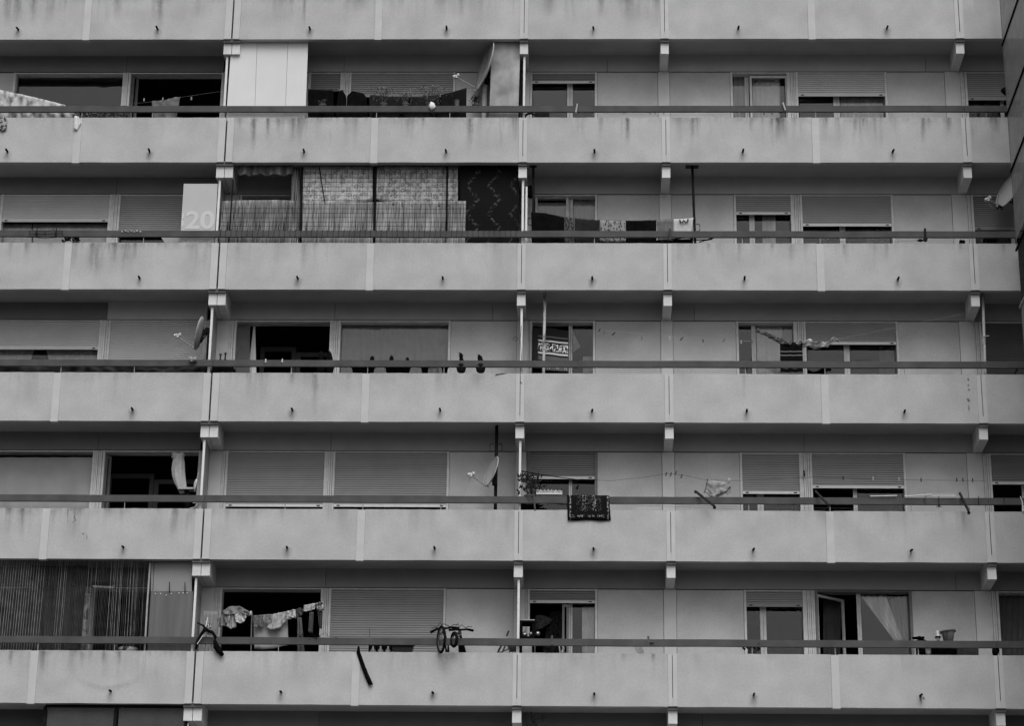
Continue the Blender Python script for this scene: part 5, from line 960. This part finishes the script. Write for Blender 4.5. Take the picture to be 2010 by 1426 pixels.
# ---------------- sixth row, only its top is in view
sc6 = thing("mesh_screen", "two framed grey wire-mesh panels under the lowest parapet, bottom left", "mesh screen", tuple(W(230,1426,.15))); sc6.location.z = ZF(6)+.002
MW = mesh_cloth("woven_mesh", .06, .75, 90)
for a, b in ((92,222),(232,362)):
    xa_, xb_ = X(a,1400,.15), X(b,1400,.15); bm = B(); bx(bm, xa_, xb_, .158, .160, ZF(6)+.03, Z[5]-.02); obj("mesh_panel", bm, MW, sc6)
for a in (88, 227, 366):
    bm = B(); bar(bm, W(a,1386,.15), W(a-3.5,1440,.15), .055, .04); obj("screen_post", bm, IRON, sc6)
bm = B(); bx(bm, X(88,1390,.15), X(366,1390,.15), .13, .17, Z[5]-.045, Z[5]+.01); obj("top_rail", bm, IRON, sc6)
plant("palm-like plant tip in the dark at the bottom edge of the picture", 1054, 1440, 1408, 26, .3, True, 0, leaf=LEAFD, n=40, L=.22, wd=.008, seed=41)

# ---------------- curtains behind the glass
def curt(label, x0, x1, y0, y1, mt, y=1.11, folds=6, amp=.03, cat="curtain", seed=1): return cloth("window_curtain", label, cat, [(x0,y0),((x0+x1)/2,y0),(x1,y0)], [(x0,y1),((x0+x1)/2,y1),(x1,y1)], y, mt, folds=folds, amp=amp, nx=max(14, int((x1-x0)/3)), nz=6, seed=seed)
C_L = plain(.72, .9, .1, 5, name="curtain_light"); C_M = plain(.42, .9, .1, 5, name="curtain_mid"); C_D = plain(.10, .9, .1, 5, name="curtain_dark"); SHEER = sheer("curtain_sheer", .75, .75)
def W2(x0, y0): return (x0, y0)
curt("light curtain inside the topmost right window with the inner sash", 1478, 1532, 150, 245, C_L, folds=5, seed=2)
curt("narrow grey curtain in the small left pane of the topmost right window", 1440, 1462, 146, 245, C_M, folds=2, seed=3)
curt("scalloped sheer in the lower right pane below the topmost right shutter", 1650, 1736, 186, 245, SHEER, folds=7, seed=4)
curt("grey curtain behind the left pane of the second row's middle window", 1050, 1112, 400, 490, C_M, folds=6, seed=5)
curt("grey curtain behind the right pane of the second row's middle window", 1125, 1170, 396, 490, C_M, folds=5, seed=6)
curt("thin light curtain below the short shutter of the second row", 1496, 1522, 422, 490, SHEER, folds=3, seed=7)
curt("pale curtain behind the glass at the second row's left end", 5, 62, 440, 490, C_L, folds=3, seed=8)
curt("pale curtain right of the gap behind the glass, second row's left end", 66, 215, 440, 490, C_L, folds=6, seed=9)
cloth("window_curtain", "pale curtain swept to the left under the raised shutter, third row's left end", "curtain", [(-20,660),(40,660),(78,660)], [(-20,748),(20,748),(48,748)], 1.11, C_L, folds=6, amp=.03, nx=30)
cloth("window_curtain", "pale curtain swept to the right under the raised shutter, third row's left end", "curtain", [(85,660),(140,660),(196,660)], [(110,748),(150,748),(198,748)], 1.11, C_L, folds=6, amp=.03, nx=30, seed=3)
curt("wide grey sheer curtain filling the third row's large window", 668, 882, 640, 745, plain(.34, .9, .1, 5, name="curtain_grey"), folds=16, amp=.03, seed=10)
curt("plain grey cloth door leaf at the left of the third row's open doorway", 464, 492, 640, 745, plain(.13, .8, .1, 5, name="leaf_grey"), y=.98, folds=1, amp=.005, seed=11)
cloth("window_curtain", "thin pale curtain edge flaring at the left of the third row's open doorway", "curtain", [(499,640),(502,641)], [(486,745),(505,745)], 1.1, C_L, folds=2, amp=.02, nx=8)
curt("pale sheer curtain behind the curly garland, third row", 1484, 1535, 640, 745, C_L, folds=5, seed=12)
curt("second pale sheer behind the banded towel, third row", 1536, 1556, 636, 745, C_M, folds=3, seed=13)
curt("large plain pale awning cloth closing the fourth row's leftmost opening", -30, 186, 898, 1010, plain(.36, .9, .08, 2, name="awning_cloth"), y=.95, folds=5, amp=.02, seed=14)
curt("pale curtain in the right pane of the fifth row's middle window", 1143, 1168, 1190, 1290, C_L, folds=3, seed=15)
curt("dark curtain behind the tilted sash, fifth row right", 1616, 1650, 1175, 1300, C_D, y=1.6, folds=4, seed=16)
cloth("tied_curtain", "sheer curtain tied back to the right in the fifth row's right window", "curtain", [(1688,1172),(1710,1172),(1738,1172)], [(1756,1262),(1764,1264),(1772,1262)], 1.11, sheer("tied_sheer", .85, .95), folds=4, amp=.03, nx=24, nz=14, tamp=1.)
cloth("tied_curtain", "fanned folds of the right-hand sheer in the fifth row's right window", "curtain", [(1745,1182),(1765,1174),(1786,1170)], [(1764,1262),(1772,1264),(1786,1264)], 1.15, sheer("tied_sheer2", .50, .9), folds=5, amp=.04, nx=24, nz=14, tamp=1., seed=4)
curt("dark curtain in the fifth row's rightmost window", 1957, 2040, 1172, 1310, C_D, folds=8, amp=.04, seed=17)
curt("dim grey drape in the second row right window's far corner", 1700, 1750, 444, 490, C_D, folds=3, seed=18)
curt("dark drape at the right of the third row's right window", 1725, 1760, 680, 745, C_D, folds=4, seed=19)
curt("dim pale curtain below the rightmost top-row shutter", 1900, 1958, 195, 245, C_D, folds=4, seed=20)
# window sashes standing in front of those curtains
def sash(px0, px1, py0, y, m, hinge=None, t=.045, row=1, ang=0.):
    a = W(px0, py0+20, y); b = W(px1, py0+20, y); zt_ = ZZ((px0+px1)/2, py0, y); bm = frame_bm(0, b.x-a.x, ZF(row)+.05, zt_, -.02, .02, t)
    bmesh.ops.transform(bm, matrix=Matrix.Translation((a.x, y, 0)) @ Matrix.Rotation(ang, 4, 'Z'), verts=bm.verts); return part("window_sash", bm, m)
sash(1472, 1546, 149, YW+.08, FRAME, row=1); sash(1050, 1115, 387, YW+.08, FRAME, row=2); sash(257, 272, 148, YW+.10, FRAME_D, row=1, ang=.9)
sash(1602, 1674, 1169, YW+.06, FRAME, row=5, ang=.62); sash(1104, 1117, 1186, YW+.06, FRAME_D, row=5); sash(208, 222, 894, YW+.10, FRAME_D, row=4, ang=.9)
bm = B(); a = W(505,641,1.2); b = W(650,637,1.2); tube(bm, [W(470,641,1.0), W(650,637,1.0)], .008, 6); part("curtain_rod", bm, MIDG)
for x0, x1, yt, row in ((512,652,681,3), (212,396,930,4)):       # inner door frames seen in the dark rooms
    y = 2.2; xa_, xb_ = X(x0, yt+15, y), X(x1, yt+15, y); zt_ = ZZ((x0+x1)/2, yt, y); bm = frame_bm(xa_, (xa_+xb_)/2, ZF(row)+.01, zt_, y, y+.06, .09); part("inner_door_frame", bm, plain(.16, .8, .1, 4, name="inner_frame"))
    bm = frame_bm((xa_+xb_)/2+.01, xb_, ZF(row)+.01, zt_-.12, y, y+.06, .09); part("inner_door_frame", bm, plain(.16, .8, .1, 4, name="inner_frame"))

# ---------------- neighbouring wing at the right edge, with its wire screens
wing = thing("screened_stair_wing", "neighbouring wing with wire-mesh screens cutting in at the right edge of the picture", "building", (11.0, -1.5, 0))
YE = -.16; xw = X(1983.5, 300, YE)
MW2 = mesh_cloth("stair_mesh", .34, .55, 60)
zb = ZZ(1996,560,YE)
bm = B(); bx(bm, xw, xw+.004, -3.2, YE, ZZ(1993,470,YE)+.0, ZG+1.5); obj("mesh_panel", bm, MW2, wing)
bm = B(); tube(bm, [(xw, YE, ZZ(1993,480,YE)), (xw, YE, ZG+1.5)], .008, 6); obj("edge_post", bm, MIDG, wing)
for px, py in ((1973.5,85), (1981,222), (1987,335), (1994,490)):
    z = ZZ(px, py, YE); bm = B(); bar(bm, (xw-.012, YE+.02, z), (xw-.012, -3.2, z), .035, .03); obj("cross_rail", bm, IRON, wing)
bm = B(); bx(bm, xw+.02, xw+.06, -3.2, YE-.01, ZZ(1998,588,YE), ZZ(1993,484,YE)); obj("dark_infill", bm, two_tone("dark_infill", .02, .06, 25), wing)
bm = B(); bx(bm, xw+.005, xw+.05, -3.2, YE-.02, 0, ZZ(1999,602,YE)); obj("rough_wall", bm, stucco("wing_render", .30, False), wing)
bm = B(); bar(bm, (xw-.01, YE, ZZ(1999,604,YE)), (xw-.01, -3.2, ZZ(1999,604,YE)), .05, .04); obj("coping", bm, PALE, wing)
bm = B(); bx(bm, xw+.6, xw+6., -3.2, -.2, 0, ZG+2.2); obj("wall", bm, WALL, wing)

# ---------------- dirt runs and scuffs that the weather left on single panels
def stain_mat():
    m, n, l, b = new_mat("dirt_run"); out = n["Material Output"]; uv = N(n, "ShaderNodeUVMap").outputs[0]; geo = N(n, "ShaderNodeNewGeometry").outputs["Position"]; oi = N(n, "ShaderNodeObjectInfo")
    sx = N(n, "ShaderNodeSeparateXYZ"); l.new(uv, sx.inputs[0])
    e = mth(n, l, 'ABSOLUTE', mth(n, l, 'SUBTRACT', mth(n, l, 'MULTIPLY', sx.outputs[0], 2.), 1.)); e = mth(n, l, 'ADD', e, mth(n, l, 'MULTIPLY', mth(n, l, 'SUBTRACT', ntex(n, l, geo, 20, 4, (1, 1, .35)), .5), 1.3)); a = ramp(n, l, e, .05, .95, 1, 0)
    f = mth(n, l, 'MULTIPLY', ramp(n, l, sx.outputs[1], 0, .95, 1, 0), ramp(n, l, sx.outputs[1], 0, .04, .3, 1)); sp = N(n, "ShaderNodeSeparateColor"); l.new(oi.outputs["Color"], sp.inputs[0])
    g2 = mth(n, l, 'MULTIPLY', ramp(n, l, sx.outputs[1], 0, .4), ramp(n, l, sx.outputs[1], .6, 1, 1, 0))
    f = mth(n, l, 'ADD', mth(n, l, 'MULTIPLY', f, sp.outputs[0]), mth(n, l, 'MULTIPLY', g2, sp.outputs[1]))
    a = mth(n, l, 'MULTIPLY', mth(n, l, 'MULTIPLY', a, f), mth(n, l, 'MULTIPLY', oi.outputs["Alpha"], ramp(n, l, ntex(n, l, geo, 30, 4), .3, .65, .45, 1.1)), True)
    b.inputs["Base Color"].default_value = (.05, .05, .05, 1); b.inputs["Roughness"].default_value = .95
    t = N(n, "ShaderNodeBsdfTransparent"); mx = N(n, "ShaderNodeMixShader"); l.new(a, mx.inputs[0]); l.new(t.outputs[0], mx.inputs[1]); l.new(b.outputs[0], mx.inputs[2]); l.new(mx.outputs[0], out.inputs[0]); return m
STM = stain_mat()
def stain(P, wd, k, arc=False, z_top=None):
    bm = B(); ul = bm.loops.layers.uv.new("UVMap"); y = -.0025; h = wd/98/2; g = []; Q = [W(px, py, y) for px, py in P]
    if z_top is not None: Q[0].z = z_top
    for i, p in enumerate(Q):
        d = (Q[min(i+1, len(Q)-1)]-Q[max(i-1, 0)]).normalized(); s_ = Vector((-d.z, 0, d.x)); g.append((bm.verts.new(p-s_*h), bm.verts.new(p+s_*h)))
    for i in range(len(g)-1):
        f = bm.faces.new((g[i][0], g[i+1][0], g[i+1][1], g[i][1]))
        for lp, u in zip(f.loops, ((0, i), (0, i+1), (1, i+1), (1, i))): lp[ul].uv = (u[0], u[1]/(len(g)-1))
    o = part("dirt_run", bm, STM); o.color = (0, 1, 0, k) if arc else (1, 0, 0, k)
ST = [(12,-8,60,16,.5,0),(32,-8,60,18,.6,0),(63,-8,58,13,.5,0),(228,-8,48,18,.5,0),(312,-8,64,14,.7,0),(300,-4,50,12,.3,0),(570,-4,40,10,.3,0),(596,-8,60,6,.6,0),(905,-5,50,14,.35,0),(1078,-8,45,25,.4,0),(1180,-8,42,14,.35,0),(1238,-8,58,25,.35,0),(705,-8,30,40,.25,0),
 (497,0,305,11,.8,1),(525,0,278,9,.8,1),(545,0,262,8,.6,1),(575,0,288,13,.6,1),(470,0,262,9,.4,1),(922,0,304,13,.6,1),(800,0,272,11,.4,1),(830,0,257,7,.4,1),(697,0,290,14,.3,1),(1232,0,292,10,.8,1),(1360,0,288,11,.6,1),(1527,0,286,10,.8,1),(1515,0,262,9,.5,1),(1475,0,264,9,.4,1),(1622,0,257,9,.5,1),(1680,0,264,10,.5,1),(1695,0,258,7,.5,1),(1813,0,288,10,.7,1),(1824,0,257,8,.4,1),(1863,0,262,8,.5,1),(1955,0,264,8,.5,1),(1718,0,262,7,.4,1),
 (190,0,562,15,.5,2),(180,0,542,10,.5,2),(215,0,500,3,.8,2),(245,0,548,25,.35,2),(52,0,502,7,.4,2),(597,0,542,13,.35,2),(1390,0,502,7,.4,2),(1451,0,522,7,.4,2),(1515,0,502,8,.4,2),(1553,0,532,10,.35,2),(1657,0,512,8,.4,2),(1740,0,514,10,.4,2),(1885,0,502,8,.4,2),(1970,0,502,8,.4,2),
 (620,0,827,13,.45,3),(575,0,762,11,.4,3),(935,0,768,25,.3,3),(1460,0,792,6,.3,3),(45,0,1062,17,.35,4),(135,0,1042,3,.7,4),(500,0,1042,12,.3,4),(555,0,1032,8,.3,4),
 (20,0,1312,9,.6,5),(85,0,1332,13,.4,5),(203,0,1312,9,.5,5),(233,0,1310,10,.5,5),(160,0,1322,10,.3,5),(875,0,1328,26,.4,5),(1283,0,1303,8,.5,5),(1225,0,1303,11,.3,5)]
for x, a, b_, wd, k, row in ST:
    t = W(x, a if row == 0 else (0, 234, 481, 738, 1004, 1284)[row], 0); stain([(x, a if row == 0 else (0, 234, 481, 738, 1004, 1284)[row]), (x-1, b_)], wd*1.35, k*.74, False, None if row == 0 else Z[row]+PH-.006)
stain([(140,1324),(165,1341),(200,1351),(235,1347),(265,1335),(292,1320)], 18, .15, True)
for P, wd in (([(1898,743),(1901,750)], 6), ([(1899,755),(1900,761)], 5), ([(1900,764),(1901,770)], 6), ([(1896,783),(1903,792)], 7), ([(1900,795),(1901,812)], 4), ([(149,1006),(147,1014),(150,1021),(141,1028)], 3), ([(163,1046),(167,1050)], 4), ([(172,1046),(172,1062)], 2), ([(1809,1366),(1810,1388)], 5), ([(1812,1372),(1817,1380)], 5)): stain(P, wd, .75, True)
